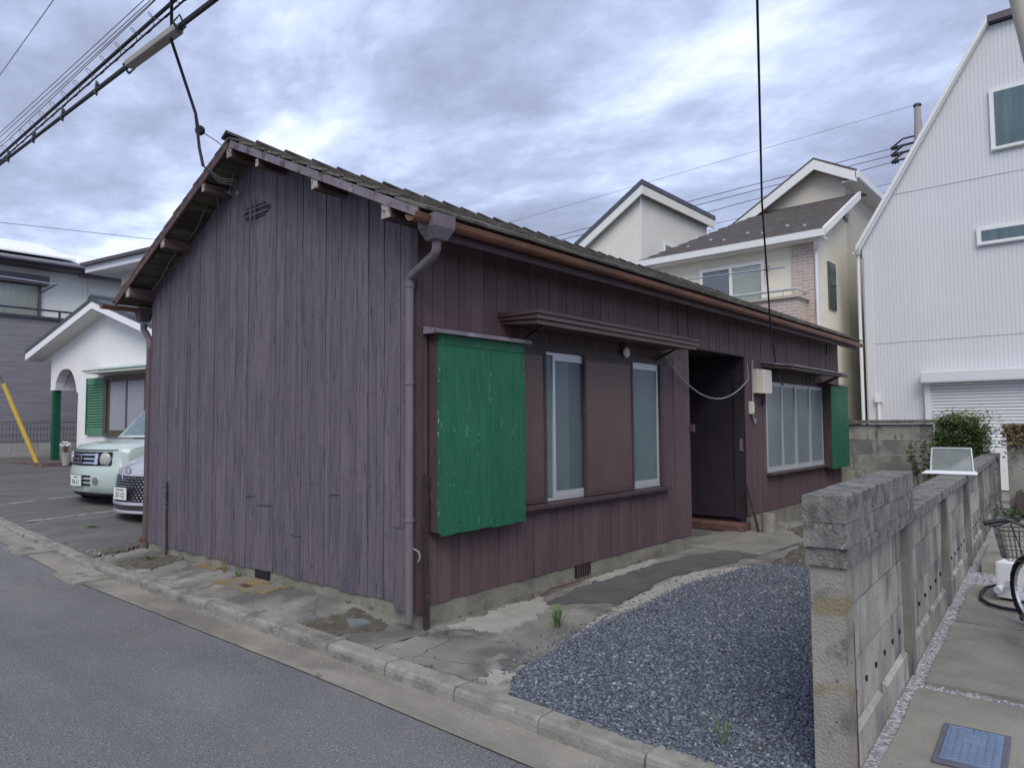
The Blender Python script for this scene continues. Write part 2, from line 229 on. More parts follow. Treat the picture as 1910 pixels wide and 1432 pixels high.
# ------------------------------------------------------------------ mesh helpers
class MB:
    def __init__(s): s.v = []; s.f = []
    def add(s, vs, fs):
        o = len(s.v); s.v += [tuple(p) for p in vs]; s.f += [tuple(i+o for i in f) for f in fs]; return s
    def box(s, x0, x1, y0, y1, z0, z1):
        return s.add([(x0, y0, z0), (x1, y0, z0), (x1, y1, z0), (x0, y1, z0), (x0, y0, z1), (x1, y0, z1), (x1, y1, z1), (x0, y1, z1)],
                     [(0, 3, 2, 1), (4, 5, 6, 7), (0, 1, 5, 4), (1, 2, 6, 5), (2, 3, 7, 6), (3, 0, 4, 7)])
    def hexa(s, p):   # eight corners, bottom ring then top ring
        return s.add(p, [(0, 3, 2, 1), (4, 5, 6, 7), (0, 1, 5, 4), (1, 2, 6, 5), (2, 3, 7, 6), (3, 0, 4, 7)])
    def prism(s, poly, axis, a0, a1):
        n = len(poly)
        def P(q, a): return {'x': (a, q[0], q[1]), 'y': (q[0], a, q[1]), 'z': (q[0], q[1], a)}[axis]
        return s.add([P(q, a0) for q in poly] + [P(q, a1) for q in poly],
                     [tuple(range(n))[::-1], tuple(range(n, 2*n))] + [(i, (i+1) % n, n+(i+1) % n, n+i) for i in range(n)])
    def tube(s, pts, r, n=8, cap=True):
        pts = [Vector(p) for p in pts]; k = len(pts); rs = r if isinstance(r, (list, tuple)) else [r]*k
        up = Vector((0, 0, 1)); vs = []; fs = []; prev = None
        for i, p in enumerate(pts):
            d = (pts[min(i+1, k-1)] - pts[max(i-1, 0)]).normalized()
            if prev is None:
                a = d.cross(up)
                if a.length < 1e-4: a = d.cross(Vector((1, 0, 0)))
            else:
                a = prev - d*prev.dot(d)
            a.normalize(); prev = a; b = d.cross(a)
            for j in range(n):
                t = 2*math.pi*j/n; vs.append(p + (a*math.cos(t) + b*math.sin(t))*rs[i])
        for i in range(k-1):
            for j in range(n): fs.append((i*n+j, i*n+(j+1) % n, (i+1)*n+(j+1) % n, (i+1)*n+j))
        if cap: fs += [tuple(range(n))[::-1], tuple(range((k-1)*n, k*n))]
        return s.add(vs, fs)
    def bar(s, p, q, w, h=None, up=(0, 0, 1)):   # rectangular bar
        p = Vector(p); q = Vector(q); h = h or w; d = (q-p).normalized(); a = d.cross(Vector(up))
        if a.length < 1e-4: a = d.cross(Vector((1, 0, 0)))
        a.normalize(); b = a.cross(d); a = a*w/2; b = b*h/2
        return s.hexa([p-a-b, p+a-b, q+a-b, q-a-b, p-a+b, p+a+b, q+a+b, q-a+b])
    def lathe(s, prof, c, axis='z', n=20, rot=0.):   # prof (r, h)
        vs = []; fs = []; k = len(prof)
        for (r, h) in prof:
            for j in range(n):
                t = 2*math.pi*j/n; a, b = r*math.cos(t), r*math.sin(t)
                q = {'z': (a, b, h), 'x': (h, a, b), 'y': (a, h, b)}[axis]
                if rot: q = (q[0]*math.cos(rot)-q[1]*math.sin(rot), q[0]*math.sin(rot)+q[1]*math.cos(rot), q[2])
                vs.append((c[0]+q[0], c[1]+q[1], c[2]+q[2]))
        for i in range(k-1):
            for j in range(n): fs.append((i*n+j, i*n+(j+1) % n, (i+1)*n+(j+1) % n, (i+1)*n+j))
        fs += [tuple(range(n))[::-1], tuple(range((k-1)*n, k*n))]
        return s.add(vs, fs)
    def grid(s, x0, x1, y0, y1, nx, ny, fz):
        xs = np.linspace(x0, x1, nx+1); ys = np.linspace(y0, y1, ny+1)
        return s.add([(x, y, fz(x, y)) for y in ys for x in xs], [(j*(nx+1)+i, j*(nx+1)+i+1, (j+1)*(nx+1)+i+1, (j+1)*(nx+1)+i) for j in range(ny) for i in range(nx)])
    def build(s, name, mat, parent=None, smooth=False, bevel=0., seg=2, loc=None):
        me = bpy.data.meshes.new(name); me.from_pydata(s.v, [], s.f); me.materials.append(MATS[mat])
        import bmesh
        bm = bmesh.new(); bm.from_mesh(me); bmesh.ops.recalc_face_normals(bm, faces=bm.faces)
        if bevel: bmesh.ops.bevel(bm, geom=list(bm.edges), offset=bevel, segments=seg, affect='EDGES', profile=.6)
        bm.to_mesh(me); bm.free()
        if smooth:
            for p in me.polygons: p.use_smooth = True
            try: me.set_sharp_from_angle(angle=R(40))
            except Exception: pass
        o = bpy.data.objects.new(name, me); COL.objects.link(o)
        if parent: o.parent = parent
        if loc is not None: o.location = loc
        return o
def tag(o, label=None, cat=None, group=None, kind=None):
    if label: o['label'] = label
    if cat: o['category'] = cat
    if group: o['group'] = group
    if kind: o['kind'] = kind
    return o
def thing(name, label, cat, loc=(0, 0, 0), rz=0., group=None):
    o = bpy.data.objects.new(name, None); o.empty_display_size = .2; COL.objects.link(o); o.location = loc; o.rotation_euler = (0, 0, rz)
    return tag(o, label, cat, group)
def B(*a): return MB().box(*a)
_ub = {}
def piece(name, x0, x1, y0, y1, z0, z1, mat, parent, rot=None):   # shared unit box
    if mat not in _ub:
        me = bpy.data.meshes.new('piece_'+mat); mb = B(-.5, .5, -.5, .5, -.5, .5); me.from_pydata(mb.v, [], mb.f); me.materials.append(MATS[mat]); _ub[mat] = me
    o = bpy.data.objects.new(name, _ub[mat]); COL.objects.link(o); o.parent = parent
    o.location = ((x0+x1)/2, (y0+y1)/2, (z0+z1)/2); o.scale = (x1-x0, y1-y0, z1-z0)
    if rot: o.rotation_euler = rot
    return o
def copy_tree(o, parent=None, loc=None):
    c = o.copy(); COL.objects.link(c); c.parent = parent
    if loc is not None: c.location = loc
    for ch in list(o.children): copy_tree(ch, c)
    return c
def text_mesh(s, size, mat, name, parent, mtx, depth=.002):
    cu = bpy.data.curves.new('t', 'FONT'); cu.body = s; cu.size = size; cu.extrude = depth; cu.align_x = 'CENTER'; cu.align_y = 'CENTER'
    to = bpy.data.objects.new('t', cu); COL.objects.link(to); dg = bpy.context.evaluated_depsgraph_get(); dg.update()
    me = bpy.data.meshes.new_from_object(to.evaluated_get(dg)); bpy.data.objects.remove(to)
    me.transform(mtx); me.materials.clear(); me.materials.append(MATS[mat]); o = bpy.data.objects.new(name, me); COL.objects.link(o); o.parent = parent; return o
def catenary(p, q, sag, n=14):
    p = Vector(p); q = Vector(q); return [p.lerp(q, t) - Vector((0, 0, sag*4*t*(1-t))) for t in [i/n for i in range(n+1)]]
def hz(y): return 0.0 if y < 4 else .045*(min(y, 20.)-4)     # the street climbs to the left

# ------------------------------------------------------------------ ground, road, kerb
YS = [-400, -60, -20, -8, 0, 3.99, 4.0, 20.0, 20.01, 60, 400]
def sheet(name, xs, ys, dz, mat, kind='structure', xf=None):
    m = MB(); n = len(xs)
    m.add([((xf(x, y) if xf else x), y, hz(y)+dz) for y in ys for x in xs], [(j*n+i, j*n+i+1, (j+1)*n+i+1, (j+1)*n+i) for j in range(len(ys)-1) for i in range(n-1)])
    return tag(m.build(name, mat), kind=kind)
sheet('ground', [-400, -60, -10, 0, 30, 100, 400], YS, -.14, 'ground_earth')
KX = lambda y: -.60 + (.022*max(y, -8) if y < 0 else 0.)      # front of the kerb
sheet('road', [-9, -4, -.86], [-60, -20, -8, -4, -2, 0, 3.99, 4, 20, 60], -.088, 'road_asphalt', xf=lambda x, y: x if x < -1 else KX(y)-.265)
sheet('gutter_strip', [0, 1], [-60, -20, -8, -4, -2, 0, 3.99, 4, 20, 60], -.080, 'gutter_concrete', xf=lambda x, y: KX(y)-.275 + x*.30)
kerb = tag(bpy.data.objects.new('kerb', None), kind='structure'); COL.objects.link(kerb)
y = -8.2
for i in range(48):
    ln = .60
    y0, y1 = y+.004, y+ln-.004; y += ln
    j = random.uniform(-.006, .006); jz = random.uniform(-.006, .004)
    if 4.6 < (y0+y1)/2 < 9.5: jz -= .035                       # lowered towards the car park
    xa, xb = KX(y0)+j, KX(y1)+j
    m = MB().prism([(0, -.16), (.125, -.16), (.125, 0), (.022, 0), (.006, -.012), (0, -.035)], 'y', 0, 1)
    v = []
    for (px, py, pz) in m.v:
        yy = y0 + py*(y1-y0); v.append((xa + (xb-xa)*py + px, yy, pz + jz + hz(yy)))
    m.v = v; m.build('kerb_stone', 'kerb_concrete', kerb)
# drain covers in the gutter
for (yc, lab) in ((4.18, 'grey concrete drain cover with two slots in the gutter, nearer the wooden house'), (5.9, 'grey concrete drain cover in the gutter, farther along the kerb by the car park')):
    t = thing('drain_cover', lab, 'drain cover', (KX(yc)-.16, yc, hz(yc)-.088), group='drain covers in the gutter')
    t.rotation_euler = (math.atan(.045), 0, .02)
    m = MB()
    for (a, b) in ((-.17, -.035), (.035, .17)): m.box(a, b, -.28, .28, 0, .024)
    for (a, b) in ((-.28, -.10), (-.02, .02), (.10, .28)): m.box(-.035, .035, a, b, .0005, .0235)
    m.build('cover_plate', 'kerb_concrete', t, bevel=0)
    B(-.19, .19, -.30, .30, -.01, .012).build('cover_frame', 'gutter_concrete', t)

def gz(x, y): return .065*min(1, max(0, (x+.47)/.45))*min(1, max(0, (y+.05)/.7))*(1 if y < 4.9 else 0)
def noise2(x, y, s=0): return math.sin(x*3.1+s)*math.cos(y*2.7+s*1.7)*.5 + math.sin(x*7.7+y*5.3+s)*.3 + math.sin(x*17+y*13+s*2)*.2
tag(MB().grid(-.485, 16, -14, 5.0, 60, 80, lambda x, y: -.022 + hz(y) + .004*noise2(x, y) - (.03 if y > 4.3 and x < -.3 else 0.)).build('yard', 'apron_concrete', smooth=True), kind='structure')
m = MB(); xs_ = [-.49, -.40, -.2, 3, 30]; ys_ = [4.85, 8, 12, 16, 20, 20.01, 45]
m.add([(x, y, hz(y)+(-.055 if x < -.45 else -.03 if x < -.3 else -.012)) for y in ys_ for x in xs_], [(j*5+i, j*5+i+1, (j+1)*5+i+1, (j+1)*5+i) for j in range(6) for i in range(4)])
tag(m.build('parking_lot', 'lot_asphalt'), kind='structure')
# worn strip where the car park meets the kerb stays bare; faded bay lines
for (p, q) in (((-.25, 9.45), (1.35, 9.95)), ((-.35, 7.55), (.95, 7.85))):
    a = Vector((*p, 0)); b = Vector((*q, 0)); d = (b-a).normalized(); nrm = Vector((-d.y, d.x, 0))*.045
    k = [a-nrm, b-nrm, b+nrm, a+nrm]
    tag(MB().add([(v.x, v.y, hz(v.y)-.0075) for v in k], [(0, 1, 2, 3)]).build('bay_line', 'white_line'), kind='structure')

def blob(name, pts, z, mat, jit=.03, sub=6, seed=1, kind='structure', dome=0.):
    rnd = random.Random(seed); pts = [Vector((*p, 0)) for p in pts]; P = []
    for i, p in enumerate(pts):
        q = pts[(i+1) % len(pts)]; d = (q-p); nrm = Vector((-d.y, d.x, 0)).normalized()
        w1 = 0.
        for k in range(sub*3):
            w1 = .65*w1 + rnd.uniform(-jit, jit)*.55; P.append(p.lerp(q, k/(sub*3)) + nrm*w1 + d.normalized()*rnd.uniform(-.3, .3)*d.length/(sub*3))
    n = len(P)
    m = MB().add([(p.x, p.y, z+gz(p.x, p.y)*(p.x < .2)) for p in P] + [(p.x, p.y, z-.03) for p in P], [tuple(range(n))] + [(n+i, n+(i+1) % n, (i+1) % n, i) for i in range(n)])
    return tag(m.build(name, mat), kind=kind)
tag(MB().grid(-.478, .03, -.10, 4.86, 12, 110, lambda x, y: -.013 + gz(x, y) + .006*noise2(x*4, y*3, 2)*min(1, (x+.478)*6) - (.03 if y > 4.5 and x < -.3 else 0.)).build('gable_apron', 'apron_concrete', smooth=True), kind='structure')
blob('apron_slab', [(-.46, -.98), (-.46, -.12), (.06, -.12), (.5, -.35), (-.02, -1.02)], -.011, 'apron_concrete', .02, 8, 3)
blob('asphalt_patch', [(1.15, -.22), (1.55, -.72), (2.6, -.52), (4.1, -.75), (5.25, -.92), (5.3, -.62), (3.6, -.16), (2.3, -.10)], -.009, 'patch_asphalt', .05, 8, 4)
blob('pale_strip', [(.55, -.98), (1.45, -.92), (2.45, -.86), (3.6, -.98), (3.55, -.86), (3.1, -.68), (2.63, -.60), (2.0, -.68), (1.4, -.76), (.9, -.86)], -.005, 'pale_concrete', .03, 7, 5)
blob('pale_patch', [(.18, -.1), (.3, -.5), (.95, -.42), (1.3, -.12), (.8, -.06)], -.0075, 'pale_concrete', .05, 7, 6)
blob('pale_patch', [(2.05, -.02), (2.1, -.16), (2.8, -.15), (3.3, -.06), (3.3, -.01), (2.6, -.01)], -.003, 'pale_concrete', .03, 6, 7, dome=.012)
blob('pale_patch', [(-.42, -1.0), (-.40, -1.14), (-.24, -1.12), (-.26, -.98)], -.004, 'pale_concrete', .03, 5, 8)
blob('rust_stain', [(-.26, 2.5), (-.24, 1.75), (.0, 1.6), (.03, 2.3)], -.006, 'rust_stain', .05, 7, 9)
blob('rust_stain', [(-.10, 3.35), (-.06, 2.85), (.05, 2.9), (.03, 3.3)], -.0055, 'rust_stain', .03, 6, 10)
blob('bare_soil', [(-.40, 4.35), (-.36, 3.55), (.02, 3.65), (.02, 4.2)], -.006, 'dirt', .05, 7, 11, dome=.015)
blob('bare_soil', [(-.44, .75), (-.45, .30), (-.12, .20), (-.05, .62)], -.006, 'dirt', .06, 7, 12, dome=.01)
blob('bare_soil', [(-.46, 5.6), (-.3, 4.75), (.1, 4.7), (.3, 5.9), (-.2, 6.1)], .02, 'dirt', .06, 7, 13)
blob('bare_soil', [(4.2, -2.5), (3.6, -1.55), (4.0, -1.0), (5.4, -.95), (6.4, -.35), (9.9, -.35), (9.9, -2.2)], -.012, 'dirt', .05, 7, 14)
blob('entry_slab', [(4.28, -.78), (4.3, .3), (5.8, .2), (6.2, -.45), (5.5, -.86)], -.0035, 'slab_concrete', .02, 7, 15)
# gravel
GP = [(-.475, -1.28), (-.25, -1.12), (-.09, -1.09), (.76, -.92), (1.48, -.89), (2.52, -.83), (3.53, -.95), (3.92, -1.15), (3.85, -1.6), (4.1, -2.66), (-.40, -2.83), (-.545, -2.5), (-.535, -1.9)]
blob('gravel_yard', GP, -.006, 'gravel_bed', .02, 5, 21)
def inside(P, X, Y):
    r = np.zeros(len(X), bool); n = len(P)
    for i in range(n):
        x0, y0 = P[i]; x1, y1 = P[(i+1) % n]
        c = ((y0 > Y) != (y1 > Y)) & (X < (x1-x0)*(Y-y0)/(y1-y0+1e-12)+x0); r ^= c
    return r
def stones(name, mat, X, Y, S, z0, label, cat, tint=None, flat=.6):
    t = (1+5**.5)/2
    iv = np.array([(-1, t, 0), (1, t, 0), (-1, -t, 0), (1, -t, 0), (0, -1, t), (0, 1, t), (0, -1, -t), (0, 1, -t), (t, 0, -1), (t, 0, 1), (-t, 0, -1), (-t, 0, 1)])/1.9
    fc = np.array([(0, 11, 5), (0, 5, 1), (0, 1, 7), (0, 7, 10), (0, 10, 11), (1, 5, 9), (5, 11, 4), (11, 10, 2), (10, 7, 6), (7, 1, 8), (3, 9, 4), (3, 4, 2), (3, 2, 6), (3, 6, 8), (3, 8, 9), (4, 9, 5), (2, 4, 11), (6, 2, 10), (8, 6, 7), (9, 8, 1)])
    n = len(X); a = RNG.uniform(0, 6.28, n); b = RNG.uniform(-.5, .5, n)
    J = RNG.uniform(.6, 1.3, (n, 12, 1)); v = iv[None]*J; v = v*np.stack([np.ones(n), RNG.uniform(.55, 1, n), RNG.uniform(flat*.6, flat*1.2, n)], 1)[:, None]
    cb_, sb_ = np.cos(b)[:, None], np.sin(b)[:, None]; vx = v[..., 0]*cb_ - v[..., 2]*sb_; vz = v[..., 0]*sb_ + v[..., 2]*cb_
    ca, sa = np.cos(a)[:, None], np.sin(a)[:, None]; x = vx*ca - v[..., 1]*sa; yv = vx*sa + v[..., 1]*ca
    w = np.stack([x, yv, vz], 2)*S[:, None, None] + np.stack([X, Y, z0 + S*RNG.uniform(.0, .45, n)], 1)[:, None]
    F = (fc[None] + (np.arange(n)*12)[:, None, None]).reshape(-1, 3)
    me = bpy.data.meshes.new(name); me.vertices.add(n*12); me.vertices.foreach_set('co', w.reshape(-1)); me.loops.add(F.size); me.loops.foreach_set('vertex_index', F.reshape(-1).astype(np.int32))
    me.polygons.add(len(F)); me.polygons.foreach_set('loop_start', np.arange(0, F.size, 3, dtype=np.int32)); me.polygons.foreach_set('loop_total', np.full(len(F), 3, np.int32)); me.update()
    me.materials.append(MATS[mat]); o = bpy.data.objects.new(name, me); COL.objects.link(o)
    return tag(o, label, cat, kind='stuff')
def scatter(P, n, smin, smax, near=None):
    x0, x1 = min(p[0] for p in P), max(p[0] for p in P); y0, y1 = min(p[1] for p in P), max(p[1] for p in P)
    X = RNG.uniform(x0, x1, n*2); Y = RNG.uniform(y0, y1, n*2); k = inside(P, X, Y); X, Y = X[k][:n], Y[k][:n]
    return X, Y, smin + (smax-smin)*RNG.random(len(X))**2.2
# stone colour varies per stone through a cell texture on position
for nm, cols in (('dark_stone', [(.078, .089, .114), (.118, .134, .168), (.165, .182, .216), (.34, .35, .36)]), ('pale_stone', [(.20, .20, .215), (.31, .31, .325), (.42, .42, .43), (.52, .52, .52)])):
    t = MATS[nm].node_tree; vo = t.nodes.new('ShaderNodeTexVoronoi'); vo.inputs['Scale'].default_value = 60; g = t.nodes.new('ShaderNodeNewGeometry'); t.links.new(g.outputs['Position'], vo.inputs['Vector'])
    s_ = t.nodes.new('ShaderNodeSeparateXYZ'); t.links.new(vo.outputs['Color'], s_.inputs[0]); rr = t.nodes.new('ShaderNodeValToRGB'); t.links.new(s_.outputs[0], rr.inputs[0])
    rr.color_ramp.elements[0].position = .2; rr.color_ramp.elements[0].color = (*cols[0], 1); rr.color_ramp.elements[1].position = 1; rr.color_ramp.elements[1].color = (*cols[3], 1)
    for p_, c_ in ((.5, cols[1]), (.90, cols[2])): rr.color_ramp.elements.new(p_).color = (*c_, 1)
    t.links.new(rr.outputs[0], t.nodes['Principled BSDF'].inputs['Base Color'])
X, Y, S = scatter(GP, 70000, .004, .0165)
stones('gravel', 'dark_stone', X, Y, S, -.006, 'dark blue-grey crushed stone covering the yard before the house', 'gravel')
GE = [(-.49, -1.35), (-.3, -1.05), (.7, -.84), (2.4, -.74), (3.6, -.9), (4.3, -1.1), (6.6, -.2), (8.5, -.25), (6.5, -1.2), (4.3, -2.4), (3.8, -1.2), (2.5, -.9), (.7, -1.0)]
X, Y, S = scatter(GE, 1500, .005, .014)
stones('loose_stones', 'pale_stone', X, Y, S, -.014, 'scattered pale stones along the edge of the gravel', 'stones')
X = RNG.uniform(-.42, .3, 500); Y = RNG.uniform(4.7, 6.0, 500)
stones('loose_stones', 'pale_stone', X, Y, .006+.014*RNG.random(500)**2, .02, 'pale rubble by the downpipe at the car park edge', 'stones')

n_ = 1500; Y = RNG.uniform(-3.0, 7.5, n_); X = np.array([KX(v) for v in Y]) - .004 - np.abs(RNG.normal(0, .05, n_))
Zg = np.array([hz(v) for v in Y]) - .081
stones('gutter_grit', 'pale_stone', X, Y, .0018+.005*RNG.random(n_)**3, Zg, 'fine grit lying in the gutter along the kerb', 'grit')
n_ = 900; T = RNG.random(n_); XS = np.interp(T, [0, .15, .4, .7, 1], [-.3, .2, 1.3, 2.5, 3.7]); YS_ = np.interp(T, [0, .15, .4, .7, 1], [-1.12, -1.03, -.90, -.84, -.98])
stones('spilled_gravel', 'dark_stone', XS+RNG.normal(0, .03, n_), YS_+np.abs(RNG.normal(0, .09, n_)), .003+.009*RNG.random(n_)**2, -.006, 'dark stones spilled over the edge of the gravel yard', 'gravel')
rw = random.Random(77); wm = MB()
def sprig(x, y, z, h):
    for k in range(rw.randint(3, 7)):
        a = rw.uniform(0, 6.28); d = Vector((math.cos(a), math.sin(a), 0)); w_ = Vector((-d.y, d.x, 0))*.003; p0 = Vector((x+rw.uniform(-.012, .012), y+rw.uniform(-.012, .012), z)); p1 = p0 + d*h*.45 + Vector((0, 0, h*.6)); p2 = p0 + d*h*rw.uniform(.6, 1.1) + Vector((0, 0, h*rw.uniform(.5, .9)))
        wm.add([p0-w_, p0+w_, p1+w_, p1-w_, p2], [(0, 1, 2, 3), (3, 2, 4)])
for k in range(26): y_ = rw.uniform(-2.5, 6); sprig(KX(y_)+.125+rw.uniform(0, .02), y_, hz(y_)-.012, rw.uniform(.015, .04))
for k in range(14): sprig(-.005, rw.uniform(.3, 4.4), .045, rw.uniform(.02, .05))
for k in range(12): sprig(rw.uniform(.3, 4.1), -.004, -.012, rw.uniform(.02, .05))
for k in range(10): x_ = rw.uniform(-.2, 3.8); sprig(x_, -2.78+.06*x_, -.005, rw.uniform(.03, .08))
tag(wm.build('joint_weeds', 'grass'), 'tiny weeds sprouting along the kerb and foundation joints', 'weeds', kind='stuff')

# ------------------------------------------------------------------ the wooden house
H = thing('wooden_house', 'long single-storey house clad in weathered dark brown boards with green shutter boxes', 'house')
LEN, WID, ZB, ZE, ZR, YR = 10.10, 4.55, .142, 2.978, 4.005, 2.275
SL = (ZR-ZE)/YR
zt = lambda y: ZE + SL*(YR-abs(y-YR))          # underside of the roof at y
m = MB()
pent = lambda a, z0: [(a, z0), (WID-.03, z0), (WID-.03, zt(WID-.03)-.01), (YR, zt(YR)-.01), (max(a, .03), zt(max(a, .03))-.01)]
m.prism(pent(.04, .10), 'x', .04, 4.20); m.prism(pent(.04, .10), 'x', 5.91, LEN-.03)
m.prism(pent(1.62, .10), 'x', 4.20, 5.91) ; m.prism([(.04, 2.34), (1.62, 2.34), (1.62, zt(1.62)-.01), (.04, zt(.04)-.01)], 'x', 4.20, 5.91)
m.build('wall', 'dark_paint', H)
m = MB().box(.015, 4.225, .012, WID-.012, -.05, .16); m.box(5.895, LEN-.02, .012, WID-.012, -.05, .19); m.box(4.225, 5.895, 1.6, WID-.012, -.05, .15)
m.build('foundation', 'foundation', H)
def cuts(a, b, w, dev=.3):
    c = [a]
    while c[-1] < b-.02:
        n = c[-1] + w*random.uniform(1-dev, 1+dev); c.append(b if n > b-.05 else n)
    return list(zip(c[:-1], c[1:]))
# gable boards, each its own piece, cut to the roof slope
for (a, b) in cuts(.004, WID-.004, .104, .45):
    o_ = random.uniform(-.004, .004); zb = ZB + random.uniform(-.016, .006)
    gp = random.choice((.0014, .002, .003, .0046)); a2, b2 = a+gp, b-gp
    if a2 < YR < b2: poly = [(a2, zb), (b2, zb), (b2, zt(b2)-.004), (YR, zt(YR)-.004), (a2, zt(a2)-.004)]
    else: poly = [(a2, zb), (b2, zb), (b2, zt(b2)-.004), (a2, zt(a2)-.004)]
    if 1.98 < (a+b)/2 < 2.14: poly[0] = (a2, zb+.0); 
    MB().prism(poly, 'x', o_, .022+o_).build('board', 'gable_paint', H)
# long front wall boards
def front(x0, x1, z0, z1, w=.125, mat='wall_paint', dev=.22, ztop=None):
    for (a, b) in cuts(x0, x1, w, dev):
        o_ = random.uniform(-.003, .003)
        gp = random.choice((.0018, .0022, .0032)); piece('board', a+gp, b-gp, o_, .022+o_, z0+random.uniform(-.004, .004), z1, mat, H)
front(.03, .10, ZB, 2.10, .07); front(.03, 4.24, 2.16, 2.965, .135)
front(.10, 3.56, ZB, .70, .118); front(3.56, 4.24, ZB, 2.16, .128)
front(4.245, 5.88, 2.335, 2.965, .10); front(5.88, 6.58, .19, 2.965, .095); front(6.58, 10.10, 2.06, 2.965, .088); front(6.58, 9.12, .19, .685, .10); front(9.12, 10.10, .19, 2.06, .11)
piece('drip_rail', .06, 3.62, -.016, .02, 2.135, 2.158, 'dark_paint', H)
piece('seam_strip', 4.236, 4.25, -.006, .02, 2.345, 2.96, 'dark_paint', H)
piece('entry_lintel', 4.24, 5.89, -.004, .03, 2.322, 2.342, 'dark_paint', H)
# gable rear and far side closing boards are plain (never in view)
MB().prism([(.0, .14), (WID, .14), (WID, zt(WID)-.012), (YR, zt(YR)-.012), (0, zt(0)-.012)], 'x', LEN-.028, LEN-.002).build('end_wall', 'wall_paint', H)
B(.0, LEN, WID-.026, WID-.002, .14, 2.86).build('rear_wall', 'wall_paint', H)
# corner posts and the patch board low on the gable
piece('corner_post', -.012, .045, -.014, .05, ZB-.04, 2.87, 'dark_paint', H)
MB().box(.092, .235, -0, 0.001, 0, 0.001) and None
B(-.020, -.006, .10, .232, .10, .685).build('patch_board', 'gable_paint', H)
B(-.024, .0, .08, .24, .685, .700).build('patch_cap', 'gable_paint', H)
for (y_, z_, l_) in ((1.55, .50, .16), (2.05, .72, .22), (2.30, .79, .16), (1.0, .88, .12)): piece('batten', -.009, -.002, y_-l_/2, y_+l_/2, z_, z_+.014, 'gable_paint', H)
# entrance recess
B(5.872, 5.909, .03, 1.6, .11, 2.335).build('entry_side_wall', 'entry_shade', H)
B(4.203, 4.238, .03, 1.6, .11, 2.335).build('entry_side_wall', 'wall_paint', H)
B(4.24, 5.87, 1.595, 1.625, .11, 2.335).build('entry_back_wall', 'entry_shade', H)
B(4.24, 5.87, .03, 1.6, 2.345, 2.36).build('entry_ceiling', 'entry_shade', H)
d_ = B(5.845, 5.868, .13, 1.5, .25, 2.10).build('door', 'entry_shade', H)
for a in ((5.825, 5.862, .085, .15, .15, 2.15), (5.825, 5.862, 1.49, 1.56, .15, 2.15), (5.83, 5.861, .15, 1.49, .16, .25), (5.83, 5.861, .15, 1.49, 2.10, 2.15)): B(*a).build('door_frame', 'entry_shade', d_)
piece('switch_plate', 5.855, 5.87, .045, .10, 1.05, 1.22, 'pipe_grey', H)
MB().prism([(5.70, -.01), (5.93, -.01), (5.93, .10), (5.74, .10), (5.70, .07)], 'y', -.012, 1.55).build('entry_step', 'red_concrete', H)
piece('corner_bracket', 4.22, 4.275, -.05, -.002, 1.33, 1.42, 'dark_paint', H)
# roof: sheathing boards, tiles, ridge, verge
OV, EV = .29, .30
th = math.atan(SL); XA, XB = -OV, LEN+.24
def slope_pt(side, s, up=0.):   # s metres from the eave edge along the slope, side -1 = front
    yy = -EV + s*math.cos(th) - up*math.sin(th); z = ZE - EV*SL + s*math.sin(th) + up*math.cos(th)
    return (yy if side < 0 else WID-yy, z)
SLEN = (YR+EV)/math.cos(th)
roof = MB()
for side in (-1, 1):
    q = [slope_pt(side, 0, .022), slope_pt(side, SLEN, .022), slope_pt(side, SLEN, .050), slope_pt(side, 0, .050)]; roof.prism(q, 'x', XA+.02, XB-.02)
roof = roof.build('roof', 'soffit_wood', H)
for side in (-1, 1):
    n = 13
    for i in range(n):
        s0, s1 = SLEN*i/n+.004, SLEN*(i+1)/n-.004; dz = random.uniform(-.004, .004)
        MB().prism([slope_pt(side, s0, .002+dz), slope_pt(side, s1, .002+dz), slope_pt(side, s1, .021), slope_pt(side, s0, .021)], 'x', XA+.03+random.uniform(0, .02), XB-.03).build('soffit_board', 'soffit_wood', roof)
ROWS, TW = 12, .295
EXP = (SLEN+.02)/ROWS
rest = MB(); left = MB(); cnt = 0
def tile(side, r, x0, x1, jit):
    s0 = r*EXP - (.03 if r else .085); s1 = r*EXP + EXP + .02; lift = (.012 + jit) if r else .002 + jit*.5
    u0, u1 = .052 + lift, .053
    t_ = .022
    a, b = slope_pt(side, s0, u0), slope_pt(side, s1, u1); c, d = slope_pt(side, s1, u1+t_), slope_pt(side, s0, u0+t_)
    mid = MB().prism([a, b, c, d], 'x', x0, x1); return mid
for side in (-1, 1):
    for r in range(ROWS):
        xs = XA - (.15 if r % 2 else 0.); c = 0
        while xs < XB:
            x0, x1 = max(xs, XA)+.003, min(xs+TW, XB)-.003; xs += TW
            if x1-x0 < .03: continue
            mb = tile(side, r, x0, x1, random.uniform(0, .010))
            if side < 0 and c < 24 and cnt < 290: mb.build('roof_tile', 'roof_tile', roof); cnt += 1
            elif side < 0: rest.add(mb.v, mb.f)
            else: left.add(mb.v, mb.f)
            c += 1
tag(rest.build('far_roof_tiles', 'roof_tile', roof), kind='stuff'); tag(left.build('rear_roof_tiles', 'roof_tile', roof), kind='stuff')
xs = XA-.02; i = 0
zr = ZR + .088
while xs < XB:
    dz = random.uniform(-.004, .004)
    hw, hh = .085, .045
    m = MB()
    for k in (0, 1):
        pass
    x1 = xs+.33
    lo, hi = (.0, .014)
    P0 = [(YR-hw, zr-hh), (YR, zr), (YR+hw, zr-hh), (YR+hw, zr-hh+.018), (YR, zr+.02), (YR-hw, zr-hh+.018)]
    m.prism(P0, 'x', xs, x1); m.v = [(a, b, c+dz+(.030 if a < xs+.01 else 0.)) for (a, b, c) in m.v]
    m.build('ridge_tile', 'ridge_tile', roof); xs += .305; i += 1
